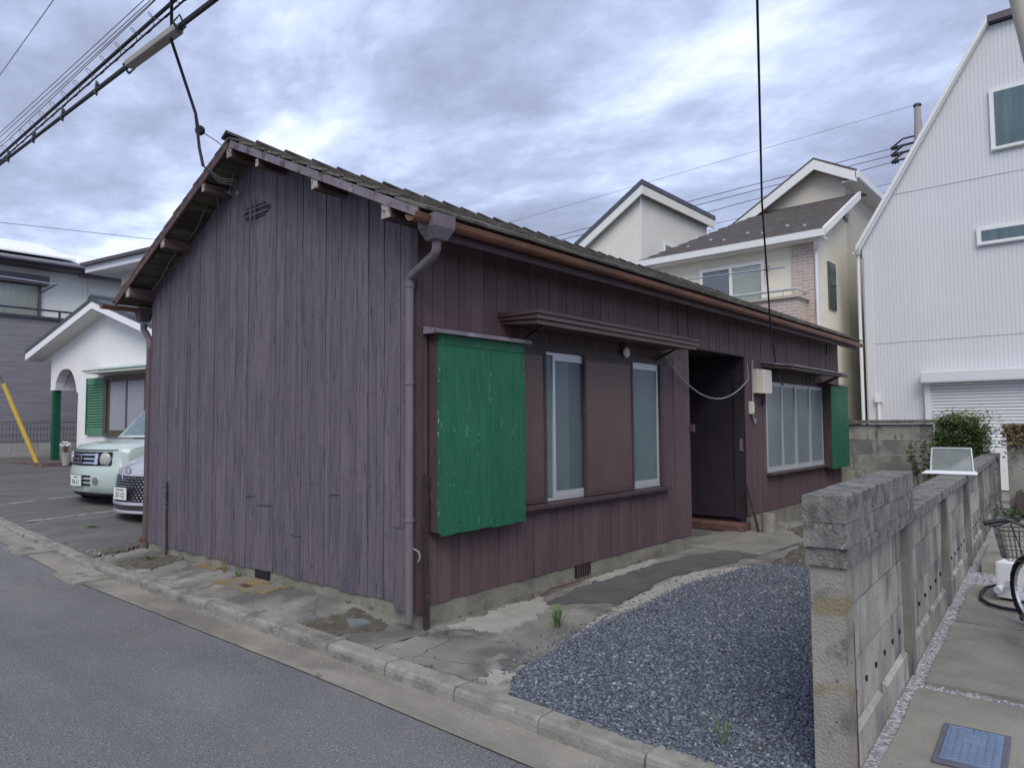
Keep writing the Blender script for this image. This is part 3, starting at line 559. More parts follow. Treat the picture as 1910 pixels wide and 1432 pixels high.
for side in (-1, 1):
    q = [slope_pt(side, -.01, -.012), slope_pt(side, SLEN-.02, -.012), slope_pt(side, SLEN-.02, .050), slope_pt(side, -.01, .050)]
    MB().prism(q, 'x', XA+.004, XA+.026).build('barge_board', 'barge_paint' if side < 0 else 'purlin_wood', roof)
    q = [slope_pt(side, -.006, .0), slope_pt(side, .02, .0), slope_pt(side, .02, .050), slope_pt(side, -.006, .050)]
    MB().prism(q, 'x', XA+.021, XB-.03).build('eave_batten', 'purlin_wood', roof)
# moss and mortar that fills the verge between the tiles and the barge board
for (y_, z_, w, h) in ((.02, 2.885, .10, .11), (.90, 3.295, .09, .10), (1.78, 3.69, .05, .07), (2.275, 3.90, .09, .10), (2.77, 3.69, .06, .08), (3.65, 3.295, .09, .10), (4.53, 2.885, .10, .11)):
    p = MB().box(XA+.015, 0.02, y_-w/2, y_+w/2, z_-.005, z_+h-.005).build('purlin', 'purlin_wood', H)
    B(XA+.0122, XA+.0149, y_-w/2+.002, y_+w/2-.002, z_-.003, z_+h-.007).build('purlin_end', 'bare_wood', p)
piece('eave_beam', .0, LEN, -.014, .03, 2.895, 2.962, 'dark_paint', H)
for pts in ([(-.05, 2.86, 3.80), (-.10, 2.98, 3.74), (-.09, 3.14, 3.60), (-.06, 3.35, 3.48), (-.04, 3.60, 3.40)], [(-.05, 3.72, 3.36), (-.09, 3.86, 3.25), (-.08, 4.10, 3.08), (-.05, 4.42, 2.97)], [(-.15, 2.45, 3.95), (-.16, 2.75, 3.85), (-.06, 2.9, 3.62)], [(-.05, 2.52, 3.96), (-.07, 2.60, 3.82), (-.05, 2.68, 3.72)]):
    MB().tube(pts, .011, 8).build('eave_conduit', 'pipe_brown', H, smooth=True)
# gable lattice vent
vt = B(-.008, -.005, 2.02, 2.50, 3.437, 3.463).build('gable_vent', 'car_black', H)
for (y0, y1, z_) in ((2.10, 2.44, 3.50), (2.10, 2.44, 3.40)): piece('vent_slot', -.008, -.005, y0, y1, z_-.013, z_+.013, 'car_black', vt)
for z_ in (3.476, 3.424): piece('vent_bar', -.018, -.009, 2.05, 2.47, z_-.007, z_+.007, 'gable_paint', vt)
for y_ in (2.335, 2.262): piece('vent_bar', -.028, -.0185, y_-.007, y_+.007, 3.33, 3.585, 'gable_paint', vt)
nm = MB()
for zz in (.26, .95, 1.65, 2.35, 2.8):
    for k in range(58):
        y_ = .05+k*.078+random.uniform(-.02, .02)
        if random.random() < .62: z_ = zz+random.uniform(-.05, .05); nm.box(-.0065, -.003, y_-.0032, y_+.0032, z_-.0035, z_+.0035)
for zz in (.24, .60, 2.3, 2.75):
    for k in range(80):
        x_ = .12+k*.125+random.uniform(-.02, .02)
        if random.random() < .5 and not (4.2 < x_ < 5.9 and zz < 2.4) and not (zz > .7 and x_ < 1.2 and zz < 2.2): z_ = zz+random.uniform(-.04, .04); nm.box(x_-.003, x_+.003, -.0055, -.002, z_-.003, z_+.003)
tag(nm.build('nail_heads', 'rust', H), kind='stuff')
# gutters and downpipes
def halfpipe(m, x0, x1, y, z, r, t=.004, n=10, drop=0.):
    vs = []; fs = []
    prof = [(y+math.cos(a)*r, z+math.sin(a)*r) for a in [math.pi + math.pi*i/n for i in range(n+1)]] + [(y+math.cos(a)*(r-t), z+math.sin(a)*(r-t)) for a in [2*math.pi - math.pi*i/n for i in range(n+1)]]
    k = len(prof); m.add([(x0, *p) for p in prof] + [(x1, p[0], p[1]+drop) for p in prof], [tuple(range(k)), tuple(range(k, 2*k))] + [(i, (i+1) % k, k+(i+1) % k, k+i) for i in range(k)])
GY, GZ = -.345, 2.822
g = MB(); halfpipe(g, -.37, LEN+.22, GY, GZ, .050); g.tube([(-.37, GY-.05, GZ+.001), (LEN+.22, GY-.05, GZ+.001)], .006, 6)
gut = g.build('gutter', 'copper', H, smooth=True)
MB().lathe([(.002, 0), (.049, .0), (.049, .003)], (-.369, GY, GZ-.003), 'x', 16).v
for x_ in (1.25, 2.95, 4.65, 6.35, 8.05, 9.6):
    m = MB(); halfpipe(m, x_, x_+.035, GY, GZ, .053); m.build('gutter_joint', 'copper', gut, smooth=True)
    MB().tube([(x_-.1, GY-.03, GZ-.03), (x_-.1, GY, GZ-.058), (x_-.1, -.02, GZ-.02)], .005, 6).build('gutter_bracket', 'pipe_brown', gut)
B(-.10, LEN+.1, -.295, -.272, 2.72, 2.805).build('fascia', 'dark_paint', H)
m = MB().hexa([(-.05, -.395, 2.68), (.05, -.395, 2.68), (.05, -.295, 2.68), (-.05, -.295, 2.68), (-.085, -.43, 2.755), (.085, -.43, 2.755), (.085, -.262, 2.755), (-.085, -.262, 2.755)]); m.hexa([(-.085, -.43, 2.7551), (.085, -.43, 2.7551), (.085, -.262, 2.7551), (-.085, -.262, 2.7551), (-.09, -.435, 2.845), (.09, -.435, 2.845), (.09, -.257, 2.845), (-.09, -.257, 2.845)]); m.v = [(a*1.1-.135, b, c) for (a, b, c) in m.v]
dp = thing  # downpipe is a part of the house
pipe = MB().tube([(-.062, .015, 2.47), (-.062, .015, .06)], .031, 14).build('downpipe', 'pipe_grey', H, smooth=True)
m.build('hopper', 'pipe_grey', pipe, bevel=.006)
MB().tube([(-.135, -.345, 2.69), (-.135, -.345, 2.625), (-.132, -.32, 2.59), (-.064, .0, 2.495), (-.062, .015, 2.46), (-.062, .015, 2.40)], .032, 14).build('offset_pipe', 'pipe_grey', pipe, smooth=True)
for z_ in (2.42, 1.72, .75): MB().lathe([(.030, 0), (.037, 0), (.037, .022), (.030, .022)], (-.062, .015, z_), 'z', 14).build('pipe_collar', 'pipe_grey', pipe, smooth=True)
# rear gutter and its downpipe
g = MB(); halfpipe(g, -.42, LEN+.1, WID+.345, GZ, .050); gut2 = g.build('gutter', 'copper', H, smooth=True)
PX, PY = .06, 4.735
m = MB().hexa([(-.01, 4.83, 2.67), (.10, 4.83, 2.67), (.10, 4.94, 2.67), (-.01, 4.94, 2.67), (-.05, 4.80, 2.83), (.14, 4.80, 2.83), (.14, 4.98, 2.83), (-.05, 4.98, 2.83)])
pipe2 = MB().tube([(PX, PY, 2.40), (PX, PY, .16)], .036, 14).build('downpipe', 'pipe_brown', H, smooth=True)
m.build('hopper', 'pipe_brown', pipe2, bevel=.012)
MB().tube([(.045, 4.885, 2.645), (.045, 4.885, 2.58), (PX, 4.87, 2.55), (PX, PY+.02, 2.45), (PX, PY, 2.40), (PX, PY, 2.33)], .037, 14).build('offset_pipe', 'pipe_grey', pipe2, smooth=True)
for z_ in (2.1, 1.35, .62): MB().lathe([(.034, 0), (.042, 0), (.042, .02), (.034, .02)], (PX, PY, z_), 'z', 14).build('pipe_collar', 'pipe_brown', pipe2, smooth=True)
MB().lathe([(.040, .0), (.062, 0), (.062, .035), (.045, .055), (.037, .055)], (PX, PY, .13), 'z', 16).build('iron_collar', 'rust', pipe2, smooth=True)
MB().tube([(PX, PY, .16), (PX, PY, .07), (PX-.05, PY+.04, .03), (PX-.13, PY+.10, .0)], [.052, .055, .055, .05], 14).build('iron_shoe', 'pipe_brown', pipe2, smooth=True)
# lagged pipe on the gable
MB().tube([(-.028, 4.04, .84), (-.030, 4.04, .55), (-.033, 4.035, .30), (-.030, 4.03, .16), (-.034, 4.02, -.03)], [.021, .023, .026, .024, .026], 10).build('lagged_pipe', 'gable_paint', H, smooth=True)
for k in range(12): MB().lathe([(.02, 0), (.028, .006), (.028, .012), (.02, .018)], (-.030, 4.04, .14+k*.058+random.uniform(-.01, .01)), 'z', 10).build('pipe_lagging', 'gable_paint', H)
# vents in the foundation
B(-.004, .014, 1.97, 2.20, .02, .138).build('foundation_vent', 'car_black', H)
fv = B(1.92, 2.16, -.001, .011, .03, .14).build('foundation_vent', 'car_black', H)
for k in range(6): piece('vent_bar', 1.94+k*.036, 1.952+k*.036, -.006, -.0015, .032, .138, 'dark_paint', fv)

# ---- green shutter box by the corner
sb = B(.107, 1.045, -.0975, -.004, .66, 2.085).build('shutter_box', 'dark_paint', H)
x = .118; n = 7
for k in range(n):
    w = .925/n; zz0 = .645 + random.uniform(-.008, .004) + (.0)
    piece('plank', x+k*w+.0015, x+(k+1)*w-.0015, -.122+random.uniform(-.0015, .0015), -.105, zz0, 2.015, 'green_paint', sb)
piece('top_rail', .112, 1.048, -.128, -.104, 2.015, 2.088, 'green_paint', sb)
piece('edge_strip', .106, .1165, -.1245, -.098, .66, 2.088, 'green_paint', sb)
piece('edge_strip', 1.045, 1.058, -.126, -.002, .64, 2.085, 'green_paint', sb)
MB().prism([(-.175, 2.089), (.0, 2.092), (.0, 2.150), (-.175, 2.118)], 'x', .045, 1.10).build('box_roof', 'barge_paint', sb)
# window beside it: timber frame, two brown rain panels, aluminium sashes
w1 = B(1.06, 3.60, -.03, .02, 2.075, 2.133).build('window', 'dark_paint', H)
MB().prism([(-.075, .712), (.02, .712), (.02, .752), (-.075, .742)], 'x', 1.05, 3.64).build('window_sill', 'dark_paint', w1)
piece('window_sill', 1.05, 3.60, -.045, .02, .685, .711, 'dark_paint', w1)
piece('side_frame', 3.505, 3.57, -.028, .02, .753, 2.075, 'dark_paint', w1)
B(1.06, 3.505, .021, .024, .752, 2.075).build('inner_dark', 'car_black', w1)  # black sheet stands in for the unlit room behind the glass
def rain_panel(x0, x1, y):
    p = piece('rain_panel', x0+.03, x1-.03, y, y+.014, .80, 2.035, 'panel_paint', w1)
    for a in ((x0, x0+.032, .757, 2.073), (x1-.032, x1, .757, 2.073)): piece('panel_frame', a[0], a[1], y-.008, y+.018, a[2], a[3], 'dark_paint', w1)
    piece('panel_frame', x0+.032, x1-.032, y-.007, y+.017, .757, .803, 'dark_paint', w1); piece('panel_frame', x0+.032, x1-.032, y-.007, y+.017, 2.032, 2.073, 'dark_paint', w1)
rain_panel(1.06, 1.475, -.022); rain_panel(2.06, 2.93, -.022)
piece('sash_rail', 1.476, 3.504, .0, .018, .757, .783, 'aluminium', w1); piece('sash_rail', 1.476, 3.504, .0, .018, 2.045, 2.072, 'aluminium', w1)
for (xa, xb) in ((1.60, 2.50), (2.50, 3.49)):
    s_ = piece('sash_stile', xa, xa+.034, -.004, .014, .783, 2.045, 'aluminium', w1); piece('sash_stile', xb-.034, xb, -.003, .0145, .783, 2.045, 'aluminium', w1)
    piece('sash_rail', xa+.034, xb-.034, -.003, .0135, .783, .835, 'aluminium', w1); piece('sash_rail', xa+.034, xb-.034, -.003, .0135, 2.0, 2.045, 'aluminium', w1)
    piece('pane', xa+.034, xb-.034, .004, .008, .835, 2.0, 'frosted_glass', w1)
piece('pane', 1.476, 1.598, .010, .0145, .783, 2.045, 'frosted_glass', w1)
for (a, b) in ((1.48, 1.86), (2.90, 3.46)): piece('curtain', a, b, .0175, .0195, .80, 2.03, 'lace', w1)
piece('curtain', 1.862, 2.06, .018, .0200, .80, 2.03, 'pane_shade', w1)  # no second curtain: dark strip added for the shaded part of the pane
# hood over it: stacked boards
hd = MB().prism([(-.385, 2.222), (.0, 2.250), (.0, 2.272), (-.385, 2.256)], 'x', .905, 3.66).build('window_hood', 'panel_paint', H)
MB().prism([(-.405, 2.262), (.0, 2.278), (.0, 2.300), (-.405, 2.296)], 'x', .885, 3.68).build('hood_board', 'panel_paint', hd)
MB().prism([(-.420, 2.301), (.0, 2.303), (.0, 2.345), (-.420, 2.326)], 'x', .870, 3.70).build('hood_board', 'dark_paint', hd)
MB().prism([(-.30, 2.222), (-.24, 2.222), (.0, 2.09), (.0, 2.15)], 'x', 1.08, 1.12).build('hood_bracket', 'panel_paint', hd)
MB().prism([(-.30, 2.222), (-.24, 2.222), (.0, 2.09), (.0, 2.15)], 'x', 3.40, 3.44).build('hood_bracket', 'panel_paint', hd)
# second window
w2 = B(6.56, 9.12, -.025, .02, 2.02, 2.058).build('window', 'dark_paint', H)
MB().prism([(-.085, .688), (.02, .688), (.02, .722), (-.085, .708)], 'x', 6.54, 9.16).build('window_sill', 'dark_paint', w2)
B(6.585, 9.095, .021, .025, .722, 2.02).build('inner_dark', 'car_black', w2)
piece('sash_rail', 6.59, 9.09, -.020, .018, .723, .752, 'aluminium', w2); piece('sash_rail', 6.59, 9.09, -.014, .018, 1.992, 2.019, 'aluminium', w2)
piece('sash_stile', 6.59, 6.62, -.013, .017, .752, 1.992, 'aluminium', w2); piece('sash_stile', 9.06, 9.09, -.013, .017, .752, 1.992, 'aluminium', w2)
bx = [6.62, 7.20, 7.79, 8.45, 9.06]
for k in range(4):
    yo = -.006 if k in (0, 3) else .004
    piece('pane', bx[k]+.02, bx[k+1]-.02, yo, yo+.004, .80, 1.965, 'frosted_glass_pale', w2)
    piece('sash_rail', bx[k]+.004, bx[k+1]-.004, yo-.006, yo+.009, .752, .80, 'aluminium', w2); piece('sash_rail', bx[k]+.004, bx[k+1]-.004, yo-.006, yo+.009, 1.965, 1.992, 'aluminium', w2)
for k in (1, 2, 3): piece('sash_stile', bx[k]-.028, bx[k]+.028, -.017, .010, .753, 1.991, 'aluminium', w2)
for (a, b) in ((6.66, 6.83), (7.18, 7.3), (7.6, 7.72), (8.35, 8.45), (8.75, 8.85)): piece('fanlight_gap', a, b, -.007, .0, 2.07, 2.16, 'car_black', w2)
hd2 = MB().prism([(-.44, 2.165), (.0, 2.225), (.0, 2.262), (-.44, 2.20)], 'x', 6.46, 9.06).build('window_hood', 'panel_paint', H)
MB().prism([(-.475, 2.205), (.0, 2.275), (.0, 2.296), (-.475, 2.226)], 'x', 6.44, 9.08).build('hood_board', 'barge_paint', hd2)
for k in range(9):
    xx = 6.6+k*.28; MB().prism([(-.485, 2.200), (-.30, 2.236), (-.30, 2.252), (-.485, 2.214)], 'x', xx, xx+random.uniform(.1, .24)).build('hood_batten', 'barge_paint', hd2)
MB().prism([(-.36, 2.178), (-.30, 2.185), (.0, 2.07), (.0, 2.01)], 'x', 8.90, 8.95).build('hood_bracket', 'dark_paint', hd2)
MB().prism([(-.36, 2.178), (-.30, 2.185), (.0, 2.07), (.0, 2.01)], 'x', 6.60, 6.65).build('hood_bracket', 'dark_paint', hd2)
# second green shutter box
sb2 = B(9.12, 10.08, -.135, -.004, .66, 2.06).build('shutter_box', 'dark_paint', H)
for k in range(8): piece('plank', 9.125+k*.119+.0015, 9.125+(k+1)*.119-.0015, -.152+random.uniform(-.002, .002), -.135, .65, 1.96, 'green_paint', sb2)
piece('top_rail', 9.115, 10.085, -.158, -.134, 1.96, 2.05, 'green_paint', sb2)
MB().prism([(-.20, 2.062), (.0, 2.085), (.0, 2.10), (-.20, 2.075)], 'x', 9.06, 10.14).build('box_roof', 'panel_paint', sb2)
# antenna stubs on the wall above the second window
for x_ in (6.95, 9.45):
    st = MB().tube([(x_, -.005, 2.62), (x_, -.005, 2.80)], .008, 6).build('wire_bracket', 'black_metal', H); MB().tube([(x_-.02, -.012, 2.62), (x_+.32, -.02, 2.62)], .008, 6).build('bracket_arm', 'black_metal', st)

# ------------------------------------------------------------------ things on and around the house
t = thing('meter_box', 'cream electric meter box on the brown wall beside the entrance', 'meter box', (6.14, -.002, 1.84))
B(.0, .35, -.075, .0, .0, .33).build('back_box', 'meter_box', t, bevel=.006); B(.04, .36, -.135, -.076, -.008, .325).build('cover', 'meter_box', t, bevel=.01)
MB().tube([(.20, -.04, .0), (.20, -.04, -.10), (.26, -.03, -.16), (.33, -.02, -.10), (.36, -.02, .02)], .010, 8).build('conduit', 'black_rubber', t, smooth=True)
MB().tube([(-.02, -.02, .45), (-.06, -.02, .40), (-.07, -.02, -.3), (-.03, -.03, -.42), (.0, -.03, -.36)], .012, 8).build('conduit', 'grey_cable', t, smooth=True)
t = thing('junction_box', 'small cream junction box below the meter box at the entrance edge', 'junction box', (6.0, -.004, 1.55)); B(-.035, .035, -.05, 0, 0, .17).build('box_body', 'meter_box', t, bevel=.006); B(-.03, .03, -.058, -.049, .02, .15).build('cover', 'meter_box', t)
t = thing('wall_disc', 'round white disc on a stem under the long window hood', 'lamp', (2.76, -.06, 2.15))
MB().lathe([(.003, -.012), (.050, -.010), (.054, 0), (.050, .010), (.003, .012)], (0, 0, 0), 'y', 24, rot=0).build('disc', 'meter_box', t, smooth=True); B(-.035, .035, -.01, .05, .045, .105).build('stem', 'panel_paint', t, bevel=.006); MB().tube([(0, .0, 0), (0, .06, .03)], .012, 8).build('arm', 'panel_paint', t)
m = MB().tube([(3.55, -.01, 2.20), (3.56, -.04, 2.19)] + catenary((3.58, -.05, 2.17), (5.92, -.03, 2.02), .36, 18) + [(5.96, -.012, 2.10), (5.94, -.012, 2.24)], .0085, 8)
tag(m.build('sagging_cable', 'grey_cable', smooth=True), 'grey cable drooping across the entrance opening', 'cable')
t = thing('loose_plank', 'thin dark plank with a split foot standing against the house corner', 'plank', (.055, -.028, 0)); MB().hexa([(-.018, -.018, -.01), (.024, -.018, -.01), (.024, .008, -.01), (-.018, .008, -.01), (-.02, -.012, 1.08), (.016, -.012, 1.08), (.016, .012, 1.08), (-.02, .012, 1.08)]).build('plank_body', 'stick_wood', t)
tag(MB().tube([(-.045, -.012, .56)] + [(-.045+.004*math.sin(a), -.045-.028*math.sin(a), .512+.04*math.cos(a)) for a in [k*.35 for k in range(9)]], .006, 6).build('metal_hook', 'grey_cable', smooth=True), 'small curved pale hook beside the corner downpipe', 'hook')
t = thing('concrete_bollard', 'short round concrete stub standing before the entrance corner', 'bollard', (5.90, -.26, -.02)); MB().lathe([(.075, 0), (.092, .01), (.085, .25), (.078, .262), (.055, .262), (.05, .20)], (0, 0, 0), 'z', 18).build('stub', 'slab_concrete', t, smooth=True)
tag(MB().hexa([(5.80, -.17, -.01), (5.84, -.17, -.01), (5.84, -.15, -.01), (5.80, -.15, -.01), (5.77, -.035, .60), (5.795, -.035, .60), (5.795, -.02, .60), (5.77, -.02, .60)]).build('leaning_stick', 'stick_wood'), 'thin dark stick leaning by the round concrete stub', 'stick')
tag(MB().tube([(1.28, -.10, .0), (1.40, -.06, .008), (1.55, -.035, .014), (1.75, -.03, .012), (1.95, -.035, .012)], .008, 6).build('red_cord', 'red_concrete', smooth=True), 'faded red cord lying along the foundation', 'cord')
tag(B(-.20, -.13, 1.98, 2.12, .02, .040).build('rusty_lid', 'rust'), 'small rusty iron plate in the stained pavement', 'plate')
tag(MB().prism([(-.33, .34), (-.17, .30), (-.13, .46), (-.24, .50)], 'z', .0, .028).build('broken_slab', 'frosted_glass_pale'), 'flat greenish broken slab in the soil near the corner', 'slab')
def tuft(name, loc, n, h, sp, mat, label, seed):
    rnd = random.Random(seed); t = thing(name, label, 'weed', loc); m = MB()
    for k in range(n):
        a = rnd.uniform(0, 6.28); r = rnd.uniform(.2, 1)*sp; hh = h*rnd.uniform(.4, 1); w = rnd.uniform(.002, .0045); ox, oy = rnd.uniform(-.02, .02), rnd.uniform(-.02, .02)
        d = Vector((math.cos(a), math.sin(a), 0)); s_ = Vector((-d.y, d.x, 0))*w
        p0 = Vector((ox, oy, 0)); p1 = p0 + d*r*.4 + Vector((0, 0, hh*.6)); p2 = p0 + d*r + Vector((0, 0, hh*rnd.uniform(.7, 1)))
        m.add([p0-s_*.6, p0+s_*.6, p1+s_, p1-s_, p2], [(0, 1, 2, 3), (3, 2, 4)])
    m.build('blades', mat, t)
tuft('weed', (.69, -.72, -.008), 46, .19, .13, 'grass', 'green weed tuft growing from the pavement by the pale strip', 1)
tuft('weed', (-.34, -2.42, -.0), 10, .17, .10, 'grass', 'tall thin weed in the gravel near the kerb', 2)
tuft('weed', (-.20, 4.02, .03), 30, .08, .14, 'grass', 'low weed in the soil at the far gable corner', 3)
tuft('weed', (-.04, 2.42, .05), 24, .07, .09, 'grass', 'small weed at the foot of the gable boards', 4)
tuft('weed', (-.05, 2.66, .05), 10, .22, .05, 'leaf_dry', 'dry weed stalk against the gable boards', 5)
tuft('weed', (.12, 6.6, .1), 40, .06, .22, 'grass', 'flat green weed at the edge of the car park asphalt', 6)

# ------------------------------------------------------------------ concrete panel fence on the right
FA = math.atan(.0605)
F = thing('concrete_fence', 'stained concrete panel fence with posts running back beside the slab path', 'fence', (0, -2.94, 0), FA)
def crack_box(name, x0, x1, y0, y1, z0, z1, mat, parent, jit=.006, nx=8, seed=0):
    rnd = random.Random(seed); m = MB(); n = nx   # block with chipped long edges
    vs = []
    for i in range(n+1):
        x = x0+(x1-x0)*i/n
        for (yy, z, s_) in ((y0, z0, 0), (y1, z0, 0), (y1, z1-.006, 0), (y1-.006, z1, 1), (y0+.006, z1, 1), (y0, z1-.006, 0)):
            vs.append((x, yy+rnd.uniform(-jit, jit)*.4, z+(rnd.uniform(-jit, jit) if s_ else rnd.uniform(-jit, jit)*.3)))
    fs = [tuple(range(6)), tuple(range(n*6, n*6+6))] + [(i*6+j, i*6+(j+1) % 6, (i+1)*6+(j+1) % 6, (i+1)*6+j) for i in range(n) for j in range(6)]
    return m.add(vs, fs).build(name, mat, parent)
posts = [1.29+1.9*k for k in range(6)]
crack_box('end_pillar', -.345, -.215, .004, .138, -.12, .875, 'pillar_concrete', F, .007, 3, 1)
for k, px in enumerate(posts): crack_box('fence_post', px-.065, px+.065, 0, .13, -.12, .842, 'concrete_post', F, .004, 2, k+5)
edges = [-.28] + posts
for k in range(6):
    a, b = edges[k]+.066, edges[k+1]-.066
    for i, (z0, z1) in enumerate(((.0, .380), (.390, .630), (.640, .842))):
        o_ = random.uniform(-.003, .003)
        p = piece('fence_panel', a, b, .042+o_, .088+o_, z0, z1, 'concrete_wall', F)
        if i == 0:
            for j in range(6):
                hx = a + (b-a)*(j+.7)/6.4; MB().prism([(hx-.012, .27), (hx+.012, .27), (hx, .245)], 'y', .034, .043+o_-.001).build('weep_hole', 'car_black', F)
    L2 = (b-a)
    for j in range(2):
        s0 = a + j*L2*.52; MB().prism([(.012, -.1), (.041, -.1), (.041, .135), (.018, .115)], 'x', s0, s0+L2*.44).build('base_block', 'concrete_wall', F)
# coping: extension of three courses near the street, then a low cap
crack_box('coping_block', -.362, 1.372, -.012, .150, .846, .920, 'concrete_cap', F, .0018, 14, 31)
crack_box('coping_block', -.372, 1.374, -.013, .152, .9215, 1.022, 'concrete_cap', F, .0018, 16, 32)
crack_box('coping_block', -.375, 1.372, -.014, .153, 1.0235, 1.135, 'concrete_cap', F, .0025, 30, 33)
x = 1.38
for k in range(6):
    crack_box('coping_block', x, x+1.55, -.016, .20, .844, .912+random.uniform(-.003, .003), 'concrete_cap', F, .002, 10, 40+k); x += 1.556
MB().tube([(-.214, .004, .60), (-.2125, .0045, .5), (-.2145, .004, .38), (-.213, .0045, .25), (-.2145, .004, .1), (-.2135, .004, -.05)], [.001, .0025, .0015, .003, .0045, .004], 5).build('rust_crack', 'rust', F)
# neighbour's path: slabs on pale gravel
def slab(x0, x1, y0, y1, z1, seed):
    m = MB(); n = 10; rnd = random.Random(seed)
    P = []
    for (a, b) in (((x0, y0), (x1, y0)), ((x1, y0), (x1, y1)), ((x1, y1), (x0, y1)), ((x0, y1), (x0, y0))):
        for k in range(n): P.append((a[0]+(b[0]-a[0])*k/n+rnd.uniform(-.005, .005), a[1]+(b[1]-a[1])*k/n+rnd.uniform(-.005, .005)))
    return m.prism(P, 'z', -.12, z1)
PA = tag(bpy.data.objects.new('slab_path', None), kind='structure'); COL.objects.link(PA); PA.location = (0, -2.94, 0); PA.rotation_euler = (0, 0, FA)
for i, (a, b, y1, z) in enumerate(((-1.35, .98, -.055, .0), (1.09, 2.55, -.075, .004), (2.60, 4.05, -.075, -.002), (4.72, 6.6, -.10, .085), (6.75, 9.0, -.12, .06))): slab(a, b, -1.5, y1, z, 60+i).build('paving_slab', 'slab_concrete', PA)
GX = [(-1.3, -3.95), (7.6, -3.75), (9.4, -2.38), (-.9, -2.985), (-1.3, -3.0)]
blob('side_yard', [(-1.35, -5.5), (10.8, -5.5), (10.8, -2.28), (-.38, -2.955), (-1.35, -3.0)], -.018, 'pale_stone', .0, 3, 51)
X, Y, S = scatter(GX, 17000, .006, .0145); Y = Y; k = Y > (-3.02 + .0605*X - .32) ; X, Y, S = X[k], Y[k], S[k]
X2, Y2, S2 = scatter([(.93, -4.0), (1.12, -4.0), (1.12, -2.95), (.93, -2.95)], 900, .006, .0145); X3, Y3, S3 = scatter([(4.0, -4.0), (4.75, -4.0), (4.75, -2.75), (4.0, -2.75)], 1800, .006, .014)
stones('pale_gravel', 'pale_stone', np.r_[X, X2, X3], np.r_[Y, Y2, Y3], np.r_[S, S2, S3], -.022, 'pale grey gravel between the concrete fence and the slabs', 'gravel')
# meter lid
t = thing('water_meter_cover', 'blue plastic meter lid with raised circles set in the nearest slab', 'meter cover', (.305, -3.275, .001), FA)
B(-.235, .235, -.13, .13, 0, .010).build('frame', 'lid_frame', t, bevel=.004)
ld = B(-.20, .20, -.105, .105, .0105, .016).build('lid', 'lid_blue', t)
tmpl = MB().lathe([(.0085, 0), (.011, 0), (.011, .003), (.0085, .003)], (0, 0, .0162), 'z', 10); nub = MB()
for i in range(13):
    for j in range(7):
        cx, cy = -.17+i*.0285+(.014 if j % 2 else 0), -.085+j*.0283
        if -.035 < cy < .045 and .02 < cx < .13: continue
        nub.add([(a+cx, b+cy, c) for (a, b, c) in tmpl.v], tmpl.f)
nub.build('raised_circles', 'lid_blue', ld)
B(.02, .13, -.030, .040, .0163, .0185).build('name_plate', 'lid_blue', ld); B(.185, .205, -.012, .012, .0163, .0175).build('finger_notch', 'car_black', ld)
# plastic case on the fence
t = thing('plastic_case', 'clear plastic cover on a white base, left on top of the fence', 'case', (4.76, -2.52, .914), FA)
m = MB().hexa([(-.09, -.235, 0), (.09, -.235, 0), (.09, .235, 0), (-.09, .235, 0), (-.075, -.22, .028), (.075, -.22, .028), (.075, .20, .028), (-.075, .20, .028)]); m.build('base', 'white_plastic', t, bevel=.005)
m = MB()
c8 = [(-.05, -.205, .029), (.05, -.205, .029), (.05, .155, .029), (-.05, .155, .029), (-.02, -.19, .255), (.06, -.19, .255), (.06, .14, .255), (-.02, .14, .255)]
m.hexa(c8).build('clear_cover', 'clear_plastic', t, bevel=.012)
for (i, j) in ((4, 7), (7, 3), (4, 0), (0, 3)):
    p, q = Vector(c8[i]), Vector(c8[j]); MB().bar(p+Vector((-.004, 0, 0)), q+Vector((-.004, 0, 0)), .010, .010).build('rim', 'white_plastic', t)
# white box and black cable behind the bicycle
t = thing('white_box', 'small white utility box with two valves behind the bicycle wheel', 'utility box', (3.60, -3.20, 0), -.2)
B(-.12, .12, -.20, .17, .02, .30).build('box_body', 'white_plastic', t, bevel=.008); B(-.122, -.1205, -.18, .15, .05, .27).build('front_panel', 'white_plastic', t)
for (y_, z_) in ((.13, .10), (.05, .16)): MB().tube([(-.12, y_, z_), (-.19, y_+.01, z_-.01)], [.022, .030], 10).build('valve', 'white_plastic', t, smooth=True)
tag(MB().tube([(3.05, -3.50, .03), (3.11, -3.25, .02), (3.14, -3.09, .018), (3.21, -3.0, .018), (3.38, -2.92, .018), (3.61, -2.895, .02), (3.81, -2.90, .025), (3.92, -2.95, .03), (3.87, -3.05, .04), (3.75, -3.17, .06), (3.6, -3.42, .08)], .013, 8).build('black_cable', 'black_rubber', smooth=True), 'thick black cable looped on the third slab', 'cable')

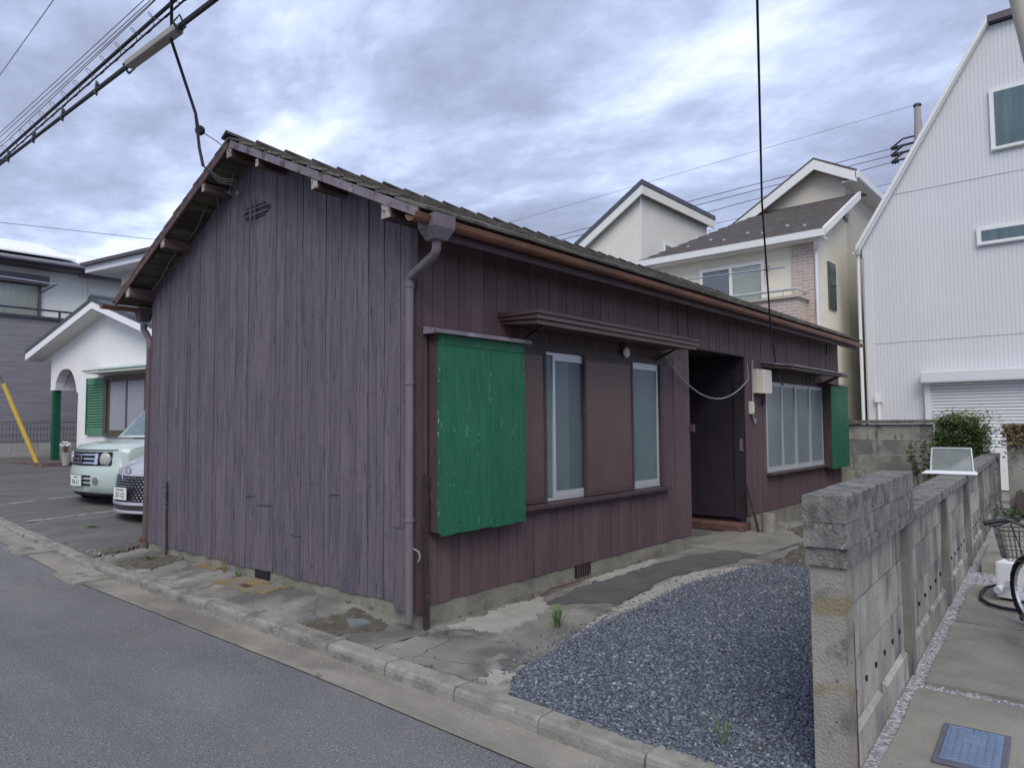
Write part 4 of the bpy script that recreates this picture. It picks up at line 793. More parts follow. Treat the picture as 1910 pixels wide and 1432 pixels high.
# bicycle
BK = thing('bicycle', 'dark bicycle with a wire front basket parked at the path edge', 'bicycle', (2.25, -3.42, .003), R(9))
def wheel(cx, cy, cz, r, rot, parent):
    w = MB(); n = 40; k = 8; vs = []; fs = []
    for i in range(n):
        a = 2*math.pi*i/n
        for j in range(k):
            b = 2*math.pi*j/k; rr = r-.022 + .022*math.cos(b) + (.004 if (i % 2 == 0 and math.cos(b) > .3) else 0)
            vs.append((rr*math.cos(a), .020*math.sin(b), rr*math.sin(a)))
    fs = [(i*k+j, i*k+(j+1) % k, ((i+1) % n)*k+(j+1) % k, ((i+1) % n)*k+j) for i in range(n) for j in range(k)]
    w.add(vs, fs); ty = w.build('tyre', 'tyre', parent, loc=(cx, cy, cz)); ty.rotation_euler = (0, 0, rot)
    m = MB()
    for i in range(32):
        a = 2*math.pi*i/32; a2 = 2*math.pi*(i+1)/32
        m.bar(((r-.05)*math.cos(a), 0, (r-.05)*math.sin(a)), ((r-.05)*math.cos(a2), 0, (r-.05)*math.sin(a2)), .018, .010, up=(math.cos(a), 0, math.sin(a)))
    m.build('rim', 'chrome', ty)
    m = MB()
    for i in range(20):
        a = 2*math.pi*i/20; s_ = .02 if i % 2 else -.02; m.tube([(.02*math.cos(a+1), s_, .02*math.sin(a+1)), ((r-.05)*math.cos(a), 0, (r-.05)*math.sin(a))], .0011, 4)
    m.build('spokes', 'chrome', ty); MB().lathe([(.018, -.035), (.012, -.02), (.012, .02), (.018, .035)], (0, 0, 0), 'y', 10).build('hub', 'black_metal', ty); return ty
wheel(-.42, 0, .247, .247, 0, BK); wheel(.46, .035, .247, .247, R(25), BK)
tubes = [[(-.42, 0, .247), (0, 0, .23)], [(0, 0, .23), (-.14, 0, .56)], [(-.42, .03, .247), (-.13, .03, .52)], [(-.42, -.03, .247), (-.13, -.03, .52)], [(0, 0, .23), (.33, 0, .50)], [(-.12, 0, .50), (.31, 0, .56)], [(.34, 0, .46), (.30, 0, .64)]]
m = MB()
for t_ in tubes: m.tube(t_, .016, 8)
m.build('frame', 'black_metal', BK, smooth=True)
MB().tube([(.30, 0, .62), (.345, 0, .50), (.40, .045, .47), (.46, .075, .247)], .011, 8).build('fork', 'black_metal', BK, smooth=True); MB().tube([(.345, 0, .50), (.41, -.03, .47), (.475, -.02, .247)], .011, 8).build('fork', 'black_metal', BK, smooth=True)
hb = MB().tube([(.33, .28, .725), (.36, .16, .745), (.33, .03, .70), (.30, 0, .64), (.36, -.05, .70), (.42, -.16, .745), (.42, -.26, .725)], .011, 8).build('handlebar', 'black_metal', BK, smooth=True)
MB().tube([(.315, .30, .718), (.352, .17, .745)], [.018, .015], 10).build('grip', 'black_rubber', hb, smooth=True); MB().tube([(.42, -.28, .718), (.42, -.16, .745)], [.018, .015], 10).build('grip', 'black_rubber', hb, smooth=True)
MB().tube([(.37, .14, .735), (.40, .20, .705), (.385, .27, .690)], .006, 6).build('brake_lever', 'black_metal', hb, smooth=True); B(.345, .385, .09, .125, .735, .775).build('bell', 'black_metal', hb, bevel=.008)
MB().tube([(.36, .12, .735), (.50, .14, .70), (.56, .10, .58), (.47, .05, .40)], .004, 5).build('brake_cable', 'black_rubber', BK, smooth=True)
bs = MB(); bx0 = Vector((.53, .06, 0)); ca, sa = math.cos(R(12)), math.sin(R(12))
def bp(u, v, z): return (bx0.x + u*ca - v*sa, bx0.y + u*sa + v*ca, z)
for z_, s_ in ((.665, 1.), (.60, .92), (.53, .84), (.455, .76)):
    P_ = [bp(-.11*s_, -.16*s_, z_), bp(.11*s_, -.16*s_, z_), bp(.11*s_, .16*s_, z_), bp(-.11*s_, .16*s_, z_)]
    for i in range(4): bs.tube([P_[i], P_[(i+1) % 4]], .0045 if z_ > .66 else .0025, 5)
for i in range(11):
    v = -.16 + .032*i
    for u in (-.11, .11): bs.tube([bp(u, v, .665), bp(u*.76, v*.76, .455)], .0022, 4)
    bs.tube([bp(-.084, v*.76, .455), bp(.084, v*.76, .455)], .0022, 4)
for i in range(8):
    u = -.11 + .0314*i
    for v in (-.16, .16): bs.tube([bp(u, v, .665), bp(u*.76, v*.76, .455)], .0022, 4)
bs.build('basket', 'black_metal', BK)
MB().tube([(-.42, .03, .247), (-.50, .045, .15), (-.66, .06, .005)], .008, 8).build('kickstand', 'black_metal', BK, smooth=True)
cr = MB().tube([(0, .05, .23), (.0, .06, .23), (-.12, .065, .20)], .009, 8).build('crank', 'black_metal', BK); pd = B(-.17, -.08, .07, .15, .185, .207).build('pedal', 'black_rubber', cr, bevel=.004); B(-.172, -.169, .085, .135, .190, .202).build('reflector', 'orange_reflector', cr)
MB().tube([(-.13, 0, .52), (-.17, 0, .66)], .013, 8).build('seat_post', 'chrome', BK); MB().hexa([(-.30, -.08, .66), (-.02, -.02, .67), (-.02, .02, .67), (-.30, .08, .66), (-.30, -.07, .71), (-.03, -.015, .70), (-.03, .015, .70), (-.30, .07, .71)]).build('saddle', 'black_rubber', BK, bevel=.012)

# back wall, bush, gate post with ivy, planter
BW = thing('boundary_wall', 'low stained concrete panel wall across the back of the yard', 'wall', (11.0, 0, 0))
for (y0, y1) in ((-1.33, .65), (.78, 2.8), (-1.92, -1.47)):
    for i in range(5): o_ = random.uniform(-.004, .004); piece('wall_panel', -.03+o_, .03+o_, y0, y1, -.02+i*.283, -.02+(i+1)*.283-.005, 'concrete_wall', BW)
    piece('wall_cap', -.09, .09, y0-.06, y1+.06, 1.40, 1.468, 'concrete_cap', BW)
for y_ in (-1.40, .715, 2.86): piece('wall_post', -.065, .065, y_-.062, y_+.062, -.05, 1.40, 'concrete_post', BW)
m = MB()
for i in range(14): m.box(-.075, -.066, -1.345, -1.315, 1.02+i*.027, 1.035+i*.027)
m.build('white_edging', 'white_plastic', BW)
def leaves(n, fn, size, seed):
    rng = np.random.default_rng(seed); m = MB()
    for k in range(n):
        c, s_ = fn(rng); d = Vector(rng.normal(size=3)); d.z *= .45; d.normalize(); w = Vector(rng.normal(size=3)).cross(d).normalized(); l = size*rng.uniform(.6, 1.4)*s_; c = Vector(c)
        m.add([c-d*l, c+w*l*.42, c+d*l, c-w*l*.42], [(0, 1, 2, 3)])
    return m
SH = thing('shrub', 'dense green clipped shrub behind the concrete fence', 'shrub', (10.25, -1.86, 0))
clump = [(RNG.uniform(-.26, .26), RNG.uniform(-.34, .34), RNG.uniform(.62, 1.46)) for k in range(150)]
def fb(rng):
    c = clump[rng.integers(len(clump))]; z = c[2]+rng.normal()*.06; wr = 1.0 if z < 1.3 else max(.55, 1-(z-1.3)*1.1)
    k_ = 2.4 if rng.random() < .10 else 1.
    return (c[0]*wr+rng.normal()*.045*k_, c[1]*wr+rng.normal()*.055*k_, z+abs(rng.normal())*.05*(k_ > 1)), 1.
leaves(9000, fb, .024, 3).build('foliage', 'leaf', SH)
def ft(rng):
    return (rng.normal()*.15, rng.normal()*.20, 1.42+abs(rng.normal())*.09), .9
leaves(1100, ft, .022, 4).build('young_shoots', 'leaf_light', SH)
m = MB()
for k in range(9): m.tube([(random.uniform(-.05, .05), random.uniform(-.05, .05), -.02), (random.uniform(-.15, .15), random.uniform(-.2, .2), .6), (random.uniform(-.25, .25), random.uniform(-.33, .33), 1.3+random.uniform(-.3, .25))], [.02, .012, .004], 5)
m.build('stems', 'bark', SH)
TWG = thing('sapling', 'thin leafy sprig in front of the back wall', 'sapling', (9.3, -1.45, 0)); m = MB(); tips = []
for k in range(7):
    e = Vector((random.uniform(-.12, .12), random.uniform(-.22, .28), random.uniform(.85, 1.12))); m.tube([(0, 0, -.02), e*.55, e], [.010, .006, .003], 5); tips.append(e)
m.build('stems', 'bark', TWG)
def fs_(rng):
    e = tips[rng.integers(7)]; t_ = rng.uniform(.6, 1.05); return (e.x*t_+rng.normal()*.03, e.y*t_+rng.normal()*.03, e.z*t_+rng.normal()*.02), 1.
leaves(260, fs_, .036, 5).build('foliage', 'leaf', TWG)
GPz = thing('gate_post', 'old concrete post overgrown with ivy at the far end of the path', 'post', (9.52, -2.66, 0)); crack_box('post_body', -.11, .11, -.14, .13, -.05, 1.40, 'concrete_wall', GPz, .01, 4, 71)
piece('side_panel', -.05, .05, -.9, -.145, -.02, 1.33, 'concrete_wall', GPz)
def fi(rng):
    z = 1.38-abs(rng.normal())*.2; return (-.12-rng.random()*.05, rng.uniform(-.2, .19), z), 1.
leaves(420, fi, .032, 6).build('ivy', 'leaf_dry', GPz)
PL = thing('timber_planter', 'dark timber planter below the ivy post', 'planter', (8.95, -3.02, .05))
for k in range(2): piece('plank', -.02, .02, -.40, .36, .0+k*.19, .185+k*.19, 'old_timber', PL)
piece('plank', .02, .6, -.40, -.36, 0, .375, 'old_timber', PL); piece('plank', .02, .6, .32, .36, 0, .375, 'old_timber', PL); piece('soil', .02, .6, -.36, .32, .0, .30, 'dirt', PL)
def fp(rng): return (-.1+rng.normal()*.12, .34+rng.normal()*.13, .02+abs(rng.normal())*.07), 1.
leaves(260, fp, .03, 8).build('ground_leaves', 'leaf', PL)
# beige downpipe of the house just outside the frame, top right
t = thing('beige_downpipe', 'beige downpipe of the neighbouring house at the upper right edge', 'downpipe', (.612, -3.714, 0))
MB().tube([(-.19, .21, 3.72), (-.15, .165, 3.36), (-.05, .09, 2.80), (0, 0, 2.55), (0, 0, 0)], .032, 12).build('pipe', 'beige_plastic', t, smooth=True); MB().tube([(-.165, .18, 3.43), (-.152, .167, 3.375)], .038, 12).build('collar', 'beige_plastic', t, smooth=True)
for z_ in (.8, 1.9): MB().lathe([(.036, 0), (.045, 0), (.045, .03), (.036, .03)], (0, 0, z_), 'z', 12).build('collar', 'beige_plastic', t)

# ------------------------------------------------------------------ left side: white gabled house
WH = thing('white_house', 'white stucco house with a low gable, arched porch and green post', 'house', (2.57, 16.96, .59), R(-80.9))
zg = lambda x: 3.62 - .34*abs(x-2.64)
# front wall with an arched opening: polygons either side of the arch
arch = [(.22, 1.79), (.25, 1.98), (.34, 2.14), (.47, 2.26), (.60, 2.31), (.86, 2.31), (1.0, 2.24), (1.12, 2.10), (1.22, 1.90), (1.30, 1.65)]
m = MB(); th_ = .22
m.prism([(0, 1.79), (.22, 1.79)] + arch[1:5] + [(.60, zg(.60)), (0, zg(0))], 'y', 0, th_)
m.prism([(.60, 2.31), (.86, 2.31), (.86, zg(.86)), (.60, zg(.60))], 'y', 0, th_)
m.prism([(.86, 2.31)] + arch[6:] + [(1.34, 0), (1.75, 0), (1.75, zg(1.75)), (.86, zg(.86))], 'y', 0, th_)
m.prism([(1.75, 0), (5.3, 0), (5.3, zg(5.3)), (2.64, zg(2.64)), (1.75, zg(1.75))], 'y', 0, th_)
m.box(1.34, 1.56, .22, 1.6, 0, 2.85); m.box(5.08, 5.3, .22, 6, 0, 2.7); m.box(0, .22, .22, 1.5, 1.79, 2.7); m.box(0, 5.3, 1.55, 1.75, 2.6, 2.9)
m.build('wall', 'white_stucco', WH)
piece('porch_post', .045, .165, .02, .18, 0.02, 1.788, 'flat_green', WH)
MB().prism([(1.56, 2.70), (5.08, 2.70), (5.08, 2.72), (1.56, 2.72)], 'y', .22, 1.6).build('ceiling', 'white_stucco', WH)
for sx in (-1, 1):
    xe = 2.64+sx*3.1; y0, y1 = -.42, 6.2
    q = lambda u, x: u + 3.78 - .34*abs(x-2.64)
    MB().prism([(2.64, q(0, 2.64)), (xe, q(0, xe)), (xe, q(.10, xe)), (2.64, q(.10, 2.64))], 'y', y0, y1).build('roof', 'slate_roof', WH)
    MB().prism([(2.64, q(-.16, 2.64)), (xe, q(-.17, xe)), (xe, q(-.004, xe)), (2.64, q(-.004, 2.64))], 'y', y0+.01, y0+.05).build('barge_board', 'fascia_white', WH)
    MB().prism([(2.64, q(-.18, 2.64)), (xe+sx*-.03, q(-.18, xe)), (xe+sx*-.03, q(-.15, xe)), (2.64, q(-.15, 2.64))], 'y', y0+.052, .0).build('soffit', 'cream_stucco', WH)
    MB().prism([(2.64, q(.10, 2.64)), (2.64+sx*.12, q(.06, 2.64)), (2.64+sx*.12, q(.12, 2.64)), (2.64, q(.18, 2.64))], 'y', y0-.01, y1).build('ridge_cap', 'slate_roof', WH)
MB().prism([(-.40, 1.99+.15), (0, 2.24+.0), (0, 2.27), (-.42, 2.165)], 'x', 2.28, 5.2).build('awning', 'awning_mint', WH)
B(2.35, 5.2, -.39, -.01, 2.10, 2.135).build('awning_soffit', 'cream_stucco', WH)
shf = B(1.84, 1.875, -.07, -.01, .66, 2.02).build('louvre_shutter', 'flat_green', WH)
piece('stile', 2.60, 2.66, -.07, -.01, .66, 2.02, 'bronze', shf); piece('rail', 1.875, 2.60, -.06, -.015, .66, .79, 'mint_green', shf); piece('rail', 1.875, 2.60, -.06, -.015, 1.86, 2.02, 'mint_green', shf)
for k in range(17):
    z_ = .79+k*.063; MB().prism([(-.065, z_), (-.055, z_), (-.018, z_+.056), (-.028, z_+.058)], 'x', 1.875, 2.60).build('slat', 'mint_green', shf)
wn_ = B(2.70, 4.95, -.012, -.004, .68, 2.0).build('window', 'car_black', WH)
for (a, b, c, d) in ((2.66, 2.76, .62, 2.05), (4.9, 5.0, .62, 2.05)): piece('frame', a, b, -.09, -.003, c, d, 'bronze', wn_)
piece('frame', 2.76, 4.9, -.088, -.003, .62, .70, 'bronze', wn_); piece('frame', 2.76, 4.9, -.088, -.003, 1.96, 2.05, 'bronze', wn_)
for (a, b, y_) in ((2.80, 3.60, -.04), (3.56, 4.36, -.06), (4.36, 4.9, -.04)):
    piece('sash', a, a+.06, y_-.018, y_+.018, .70, 1.96, 'bronze', wn_); piece('sash', b-.06, b, y_-.018, y_+.018, .70, 1.96, 'bronze', wn_); piece('sash', a+.06, b-.06, y_-.017, y_+.017, .70, .77, 'bronze', wn_); piece('sash', a+.06, b-.06, y_-.017, y_+.017, 1.90, 1.96, 'bronze', wn_)
    piece('pane', a+.06, b-.06, y_-.003, y_+.003, .77, 1.90, 'grey_blind', wn_)
B(-.45, 1.34, -.75, 1.5, -.16, .0).build('porch_floor', 'tile_brown', WH)
for k in range(9): piece('porch_tile', -.46+k*.2, -.27+k*.2, -.765, -.72, -.15, -.01, 'tile_brown', WH)
piece('corner_bricks', 1.30, 1.338, .0, .25, .0, 1.7, 'tile_brown', WH)
# upper storey behind the gable
us = B(0.0, 5.6, 1.75, 6.0, 2.7, 5.25).build('upper_storey', 'cream_stucco', WH)
MB().prism([(1.15, 5.13), (1.75, 5.18), (6.6, 5.18), (6.6, 5.24), (1.15, 5.24)], 'x', -.62, 5.9).build('soffit', 'white_stucco', us)
B(-.63, 5.92, 1.10, 1.15, 5.12, 5.36).build('fascia', 'fascia_white', us); B(-.66, -.62, 1.10, 6.6, 5.12, 5.36).build('fascia', 'fascia_white', us)
MB().prism([(.98, 5.38), (3.7, 6.25), (6.7, 5.38), (6.7, 5.30), (.98, 5.30)], 'x', -.70, 6.0).build('roof', 'brown_trim', us)
m = MB(); halfpipe(m, -.72, 6.0, 1.03, 5.37, .06); m.build('gutter', 'brown_trim', us)
# pot by the porch
t = thing('flower_pot', 'white flowers in a brown pot on a pale stand by the porch', 'flower pot', (2.50, 15.45, hz(15.45))); t.scale = (.7, .7, .75); MB().lathe([(.10, 0), (.16, .42), (.17, .43), (.12, .43)], (0, 0, 0), 'z', 14).build('stand', 'block_grey', t); MB().lathe([(.06, .43), (.10, .60), (.11, .60), (.08, .58)], (0, 0, 0), 'z', 12).build('pot', 'rust', t)
def ff(rng): return (rng.normal()*.06, rng.normal()*.10, .66+rng.normal()*.05), 1.
tag(leaves(60, ff, .06, 9).build('petals', 'white_plastic', t), kind='stuff')

# grey-and-white house behind, low block wall with mesh fence
GH = thing('grey_house', 'two-storey house with grey lower siding, white upper wall and dark balcony rail', 'house', (0, 20.0, .72))
B(-8, 8, 0, 8, 0, 3.88).build('lower_wall', 'siding_grey', GH); B(-8, 8, .9, 8, 3.88, 5.60).build('upper_wall', 'siding_white', GH); B(-8, 8.02, -.06, .10, 3.88, 3.96).build('balcony_coping', 'navy_trim', GH)
MB().tube([(-8, .02, 4.16), (8, .02, 4.16)], .03, 8).build('balcony_rail', 'navy_trim', GH)
for k in range(9): piece('rail_post', -7.5+k*1.85, -7.45+k*1.85, 0, .05, 3.96, 4.14, 'navy_trim', GH)
gw = B(.6, 3.35, .86, .898, 3.7, 5.12).build('window', 'navy_trim', GH)
B(.45, 3.5, .60, .90, 5.0, 5.28).build('shutter_case', 'brown_trim', gw)
for (a, b) in ((.68, 2.2), (2.28, 3.27)): piece('curtain', a, b, .845, .859, 3.72, 4.98, 'curtain', gw); piece('pane', a, b, .82, .825, 3.72, 4.98, 'window_glass', gw)
for a in (.62, 2.2, 3.27): piece('sash', a, a+.08, .80, .858, 3.7, 5.0, 'brown_trim', gw)
MB().prism([(.25, 5.55), (.25, 5.68), (4.2, 6.9), (8, 5.68), (8, 5.55)], 'x', -8.4, 4.35).build('roof', 'siding_grey', GH); MB().prism([(.45, 5.44), (.45, 5.56), (4.2, 6.72), (8, 5.56), (8, 5.44)], 'x', 4.36, 8.4).build('roof', 'siding_grey', GH)
MB().prism([(.6, 5.88), (4.0, 6.93), (4.0, 6.98), (.6, 5.93)], 'x', -8.2, 4.2).build('pale_roof_sheet', 'fascia_white', GH); MB().prism([(.8, 5.75), (4.0, 6.74), (4.0, 6.79), (.8, 5.80)], 'x', 4.5, 8.2).build('pale_roof_sheet', 'fascia_white', GH)  # added pale sheets for the pale area of the roof, no solar panels
m = MB(); halfpipe(m, -8.4, 4.35, .18, 5.60, .07); halfpipe(m, 4.36, 8.4, .36, 5.47, .07); m.build('gutter', 'navy_trim', GH)
B(-8.4, 8.4, .25, .9, 5.50, 5.545).build('eave_soffit', 'brown_trim', GH); MB().tube([(4.55, .84, 5.4), (4.55, .84, 3.9)], .045, 8).build('downpipe', 'trim_white', GH); piece('small_window', 6.4, 7.2, .85, .905, 4.5, 4.9, 'dark_glass', GH)
MB().tube([(-3, -.55, 5.0), (3.5, -.55, 4.86)], .022, 6).build('laundry_pole', 'chrome', GH); MB().tube([(3.35, -.6, 4.86), (3.35, .85, 4.8)], .02, 6).build('pole_bracket', 'black_metal', GH)
LW = thing('block_wall', 'low grey block wall with dark mesh fence along the grey house', 'wall', (0, 18.7, hz(18.7)-.05))
for r_ in range(2):
    for k in range(13): piece('block', -4+k*.62+.003, -4+(k+1)*.62-.003, 0, .12, r_*.20, r_*.20+.197, 'block_grey', LW)
m = MB()
for k in range(100): m.tube([(-4+k*.08, .06, .4), (-4+k*.08, .06, .98)], .004, 4, cap=False)
for z_ in (.45, .62, .80, .97): m.tube([(-4, .06, z_), (4, .06, z_)], .006, 4)
m.build('mesh', 'black_metal', LW)
for k in range(5): piece('fence_post', -3.95+k*1.8, -3.90+k*1.8, .04, .08, .4, 1.02, 'black_metal', LW)
t = thing('guy_wire_guard', 'yellow plastic guard tube slanting on a guy wire at the car park edge', 'guy guard', (2.10, 16.10, hz(16.1)))
MB().tube([(0, 0, -.02), (-.62, .56, 1.95)], .055, 10).build('guard', 'yellow_plastic', t, smooth=True); MB().tube([(-.60, .54, 1.9), (-2.4, 2.2, 7.6)], .008, 6).build('wire', 'black_metal', t)

# ------------------------------------------------------------------ cars
def car(name, label, loc, rz, w, prof, cab, bow, paint, group):
    C_ = thing(name, label, 'car', loc, rz, group)
    hw = w/2; ts = [-1, -.985, -.95, -.9, -.8, -.6, -.4, -.2, 0, .2, .4, .6, .8, .9, .95, .985, 1]; n = len(prof)
    cx = sum(p[0] for p in prof)/n; czc = .62
    vs = []
    for t_ in ts:
        a = abs(t_); e = max(0, (a-.72)/.28); ins = .055*e**2.5
        for (x_, z_) in prof:
            fr = max(0., 1-x_/1.5); xx = x_ + bow*a**2*fr + ins*(1 if x_ < cx else -1)*(1 if fr > 0 else .6)
            zz = z_ - (ins*.9 if z_ > czc else -ins*.3)
            vs.append((xx, t_*hw, zz))
    fs = [tuple(range(n)), tuple(range((len(ts)-1)*n, len(ts)*n))] + [(i*n+j, i*n+(j+1) % n, (i+1)*n+(j+1) % n, (i+1)*n+j) for i in range(len(ts)-1) for j in range(n)]
    MB().add(vs, fs).build('body', paint, C_, smooth=True)
    zb, zt_ = min(p[1] for p in cab), max(p[1] for p in cab)
    def cabin(ex, sc_):
        v = []; tt = [-1, -.96, -.8, 0, .8, .96, 1]; k = len(cab)
        for t_ in tt:
            for (x_, z_) in cab:
                f = (z_-zb)/(zt_-zb); v.append((x_, t_*hw*(.97-.13*f)*sc_, z_-.03*max(0, (abs(t_)-.7)/.3)**2*f+ex))
        return v, [tuple(range(k)), tuple(range((len(tt)-1)*k, len(tt)*k))] + [(i*k+j, i*k+(j+1) % k, (i+1)*k+(j+1) % k, (i+1)*k+j) for i in range(len(tt)-1) for j in range(k)]
    v, f_ = cabin(0, 1.); MB().add(v, f_).build('cabin', paint, C_, smooth=True)
    # windscreen and side glass stand just proud of the cabin
    (xa, za), (xb, zb2) = cab[0], cab[1]
    def wp(x_, z_, t_): f = (z_-zb)/(zt_-zb); return (x_, t_*hw*(.97-.13*f), z_)
    d = Vector((xb-xa, 0, zb2-za)).normalized(); nrm = Vector((-d.z, 0, d.x))*.010
    p = [Vector(wp(xa+d.x*.06, za+d.z*.06, .86))+nrm, Vector(wp(xa+d.x*.06, za+d.z*.06, -.86))+nrm, Vector(wp(xb-d.x*.06, zb2-d.z*.06, -.88))+nrm, Vector(wp(xb-d.x*.06, zb2-d.z*.06, .88))+nrm]
    MB().add(p + [q-nrm*.7 for q in p], [(0, 1, 2, 3), (4, 7, 6, 5), (0, 4, 5, 1), (1, 5, 6, 2), (2, 6, 7, 3), (3, 7, 4, 0)]).build('windscreen', 'teal_glass', C_)
    for s_ in (-1, 1):
        q = [wp(xa+.35, za+.10, s_*1.012), wp(xa+1.05, za+.10, s_*1.012), wp(xa+1.05, zt_-.10, s_*1.012), wp(xb+.12, zt_-.10, s_*1.012)]
        q2 = [wp(xa+1.12, za+.10, s_*1.012), wp(xa+1.95, za+.10, s_*1.012), wp(xa+1.95, zt_-.10, s_*1.012), wp(xa+1.12, zt_-.10, s_*1.012)]
        for qq in (q, q2): MB().add(qq + [(a, b*.97, c) for (a, b, c) in qq], [(0, 1, 2, 3), (4, 7, 6, 5), (0, 4, 5, 1), (1, 5, 6, 2), (2, 6, 7, 3), (3, 7, 4, 0)]).build('side_window', 'dark_glass', C_)
        for xw in (.68, 3.08):
            ww = MB().lathe([(.16, -.09), (.27, -.095), (.30, -.07), (.30, .07), (.27, .095), (.16, .09)], (xw, s_*(hw-.10), .295), 'y', 24).build('wheel', 'tyre', C_, smooth=True)
            MB().lathe([(.02, -.06), (.17, -.10), (.19, -.098), (.19, .098), (.17, .10), (.02, .06)], (xw, s_*(hw-.10), .295), 'y', 20).build('rim', 'chrome', ww, smooth=True)
            MB().lathe([(.02, -.01), (.35, -.01), (.35, .012), (.02, .012)], (xw, s_*(hw-.003), .30), 'y', 28).build('wheel_arch', 'car_black', C_)
        mr = MB().hexa([(xa+.28, s_*(hw-.02), za+.02), (xa+.40, s_*(hw-.02), za+.02), (xa+.42, s_*(hw+.16), za+.02), (xa+.30, s_*(hw+.16), za+.02), (xa+.28, s_*(hw-.02), za+.16), (xa+.40, s_*(hw-.02), za+.16), (xa+.42, s_*(hw+.16), za+.18), (xa+.30, s_*(hw+.16), za+.18)]).build('mirror', paint, C_, bevel=.02)
    return C_, (lambda y_: bow*(y_/hw)**2)
def fstrip(fx, y0, y1, z0, z1, x0, x1, th, lean=0.):   # strip that follows the curved nose
    m = MB(); n = 10; vs = []
    for i in range(n+1):
        y_ = y0+(y1-y0)*i/n; b = fx(y_)
        vs += [(x0+b, y_, z0), (x1+b, y_, z1), (x1+b+th, y_, z1), (x0+b+th, y_, z0)]
    m.add(vs, [(0, 1, 2, 3), tuple(n*4+k for k in range(4))] + [(i*4+j, i*4+(j+1) % 4, (i+1)*4+(j+1) % 4, (i+1)*4+j) for i in range(n) for j in range(4)]); return m
def plate(C_, x_, y_, z_, s, rot, upper):
    p = MB().box(-.006, .006, -.165, .165, -.0825, .0825).build('number_plate', 'plate_white', C_, loc=(x_, y_, z_)); p.rotation_euler = (0, 0, rot)
    mt = Matrix.Translation((-.0085, 0, -.022)) @ Matrix(((0, 0, -1, 0), (-1, 0, 0, 0), (0, 1, 0, 0), (0, 0, 0, 1)))
    if s: text_mesh(s, .105, 'plate_green', 'plate_number', p, mt)
    for (a, b) in upper: B(-.0085, -.0061, a, b, .045, .060).build('plate_mark', 'plate_green', p)
    return p
yc = 8.72
mint, fx = car('mint_car', 'pale mint boxy car with chrome-barred grille parked in the car park', (.63, yc, hz(yc)-.012), R(6), 1.67,
    [(.10, .17), (.03, .22), (.0, .34), (.0, .50), (.025, .60), (.06, .64), (.075, .84), (.10, .90), (.17, .945), (.40, .98), (.90, 1.02), (1.15, 1.05), (3.60, 1.05), (3.70, .95), (3.72, .45), (3.66, .20)],
    [(.98, 1.05), (1.42, 1.58), (1.62, 1.64), (3.45, 1.64), (3.60, 1.56), (3.64, 1.05)], .24, 'mint_car', 'cars in the car park')
gr = fstrip(fx, -.64, .64, .635, .845, .030, .050, .012).build('grille', 'car_black', mint)
for z_ in (.66, .725, .79): fstrip(fx, -.42, .42, z_, z_+.022, .020, .024, .012).build('grille_bar', 'chrome', gr)
for y_ in (-.38, .38): fstrip(fx, y_-.03, y_+.03, .65, .82, .021, .041, .01).build('grille_upright', 'chrome', gr)
em = MB()
for k in range(24):
    a, b = 2*math.pi*k/24, 2*math.pi*(k+1)/24; em.bar((.012, .058*math.cos(a), .74+.058*math.sin(a)), (.012, .058*math.cos(b), .74+.058*math.sin(b)), .014, .014, up=(1, 0, 0))
em.box(.002, .014, -.075, .075, .730, .750); em.build('emblem', 'chrome', gr)
for s_ in (-1, 1):
    y_ = s_*.545; an = math.atan(2*.24*y_/(.835**2)); cc = (.040+fx(y_), y_, .74)
    hl = MB().lathe([(.03, -.022), (.075, -.020), (.094, -.006), (.098, .02), (.05, .03)], cc, 'x', 24, rot=-an).build('headlight', 'lamp_lens', mint, smooth=True)
    MB().lathe([(.092, -.006), (.104, -.008), (.106, .02), (.092, .02)], cc, 'x', 24, rot=-an).build('lamp_ring', 'chrome', hl, smooth=True)
    y2 = s_*.42; an = math.atan(2*.24*y2/(.835**2)); fg = MB().lathe([(.01, -.004), (.042, -.004), (.05, .02)], (-.006+fx(y2), y2, .40), 'x', 20, rot=-an).build('fog_lamp', 'dark_glass', mint, smooth=True); MB().lathe([(.045, -.006), (.062, -.005), (.062, .02), (.045, .02)], (-.006+fx(y2), y2, .40), 'x', 20, rot=-an).build('lamp_ring', 'chrome', fg, smooth=True)
for z_ in (.335, .40, .465): fstrip(fx, -.30, .30, z_-.016, z_+.016, -.006, -.006, .01).build('air_slot', 'car_black', mint)
fstrip(fx, -.70, .70, .15, .19, .09, .06, .03).build('lower_lip', 'car_black', mint)
for xx in (1.02, 1.06): MB().tube([(xx, -.5 if xx < 1.04 else .1, 1.10), (xx+.10, .05 if xx < 1.04 else .6, 1.13)], .010, 5).build('wiper', 'car_black', mint)
fstrip(fx, -.70, .70, .872, .878, .066, .068, .02).build('hood_seam', 'car_black', mint)
for s_ in (-1, 1): B(1.16, 1.166, s_*.837-.004, s_*.837+.004, .25, 1.03).build('door_seam', 'car_black', mint); B(.20, 1.16, s_*.8365-.003, s_*.8365+.003, .60, .605).build('bumper_seam', 'car_black', mint)
plate(mint, -.030, .02, .395, '10-11', .0, ((-.06, .06),))
yc = 6.72
wc, fx = car('white_car', 'white compact car with black mesh grille, mostly hidden behind the downpipe', (.56, yc, hz(yc)-.012), R(6), 1.69,
    [(.12, .16), (.03, .20), (.0, .30), (.02, .42), (.03, .60), (.07, .72), (.20, .80), (.45, .89), (.85, .98), (1.05, 1.00), (3.55, 1.0), (3.78, .9), (3.80, .4), (3.70, .18)],
    [(.95, .98), (1.75, 1.46), (2.1, 1.50), (3.1, 1.48), (3.5, 1.38), (3.72, .98)], .34, 'white_car', 'cars in the car park')
gr = fstrip(fx, -.55, .55, .29, .64, -.012, .032, .012).build('grille', 'car_black', wc)
m = MB()
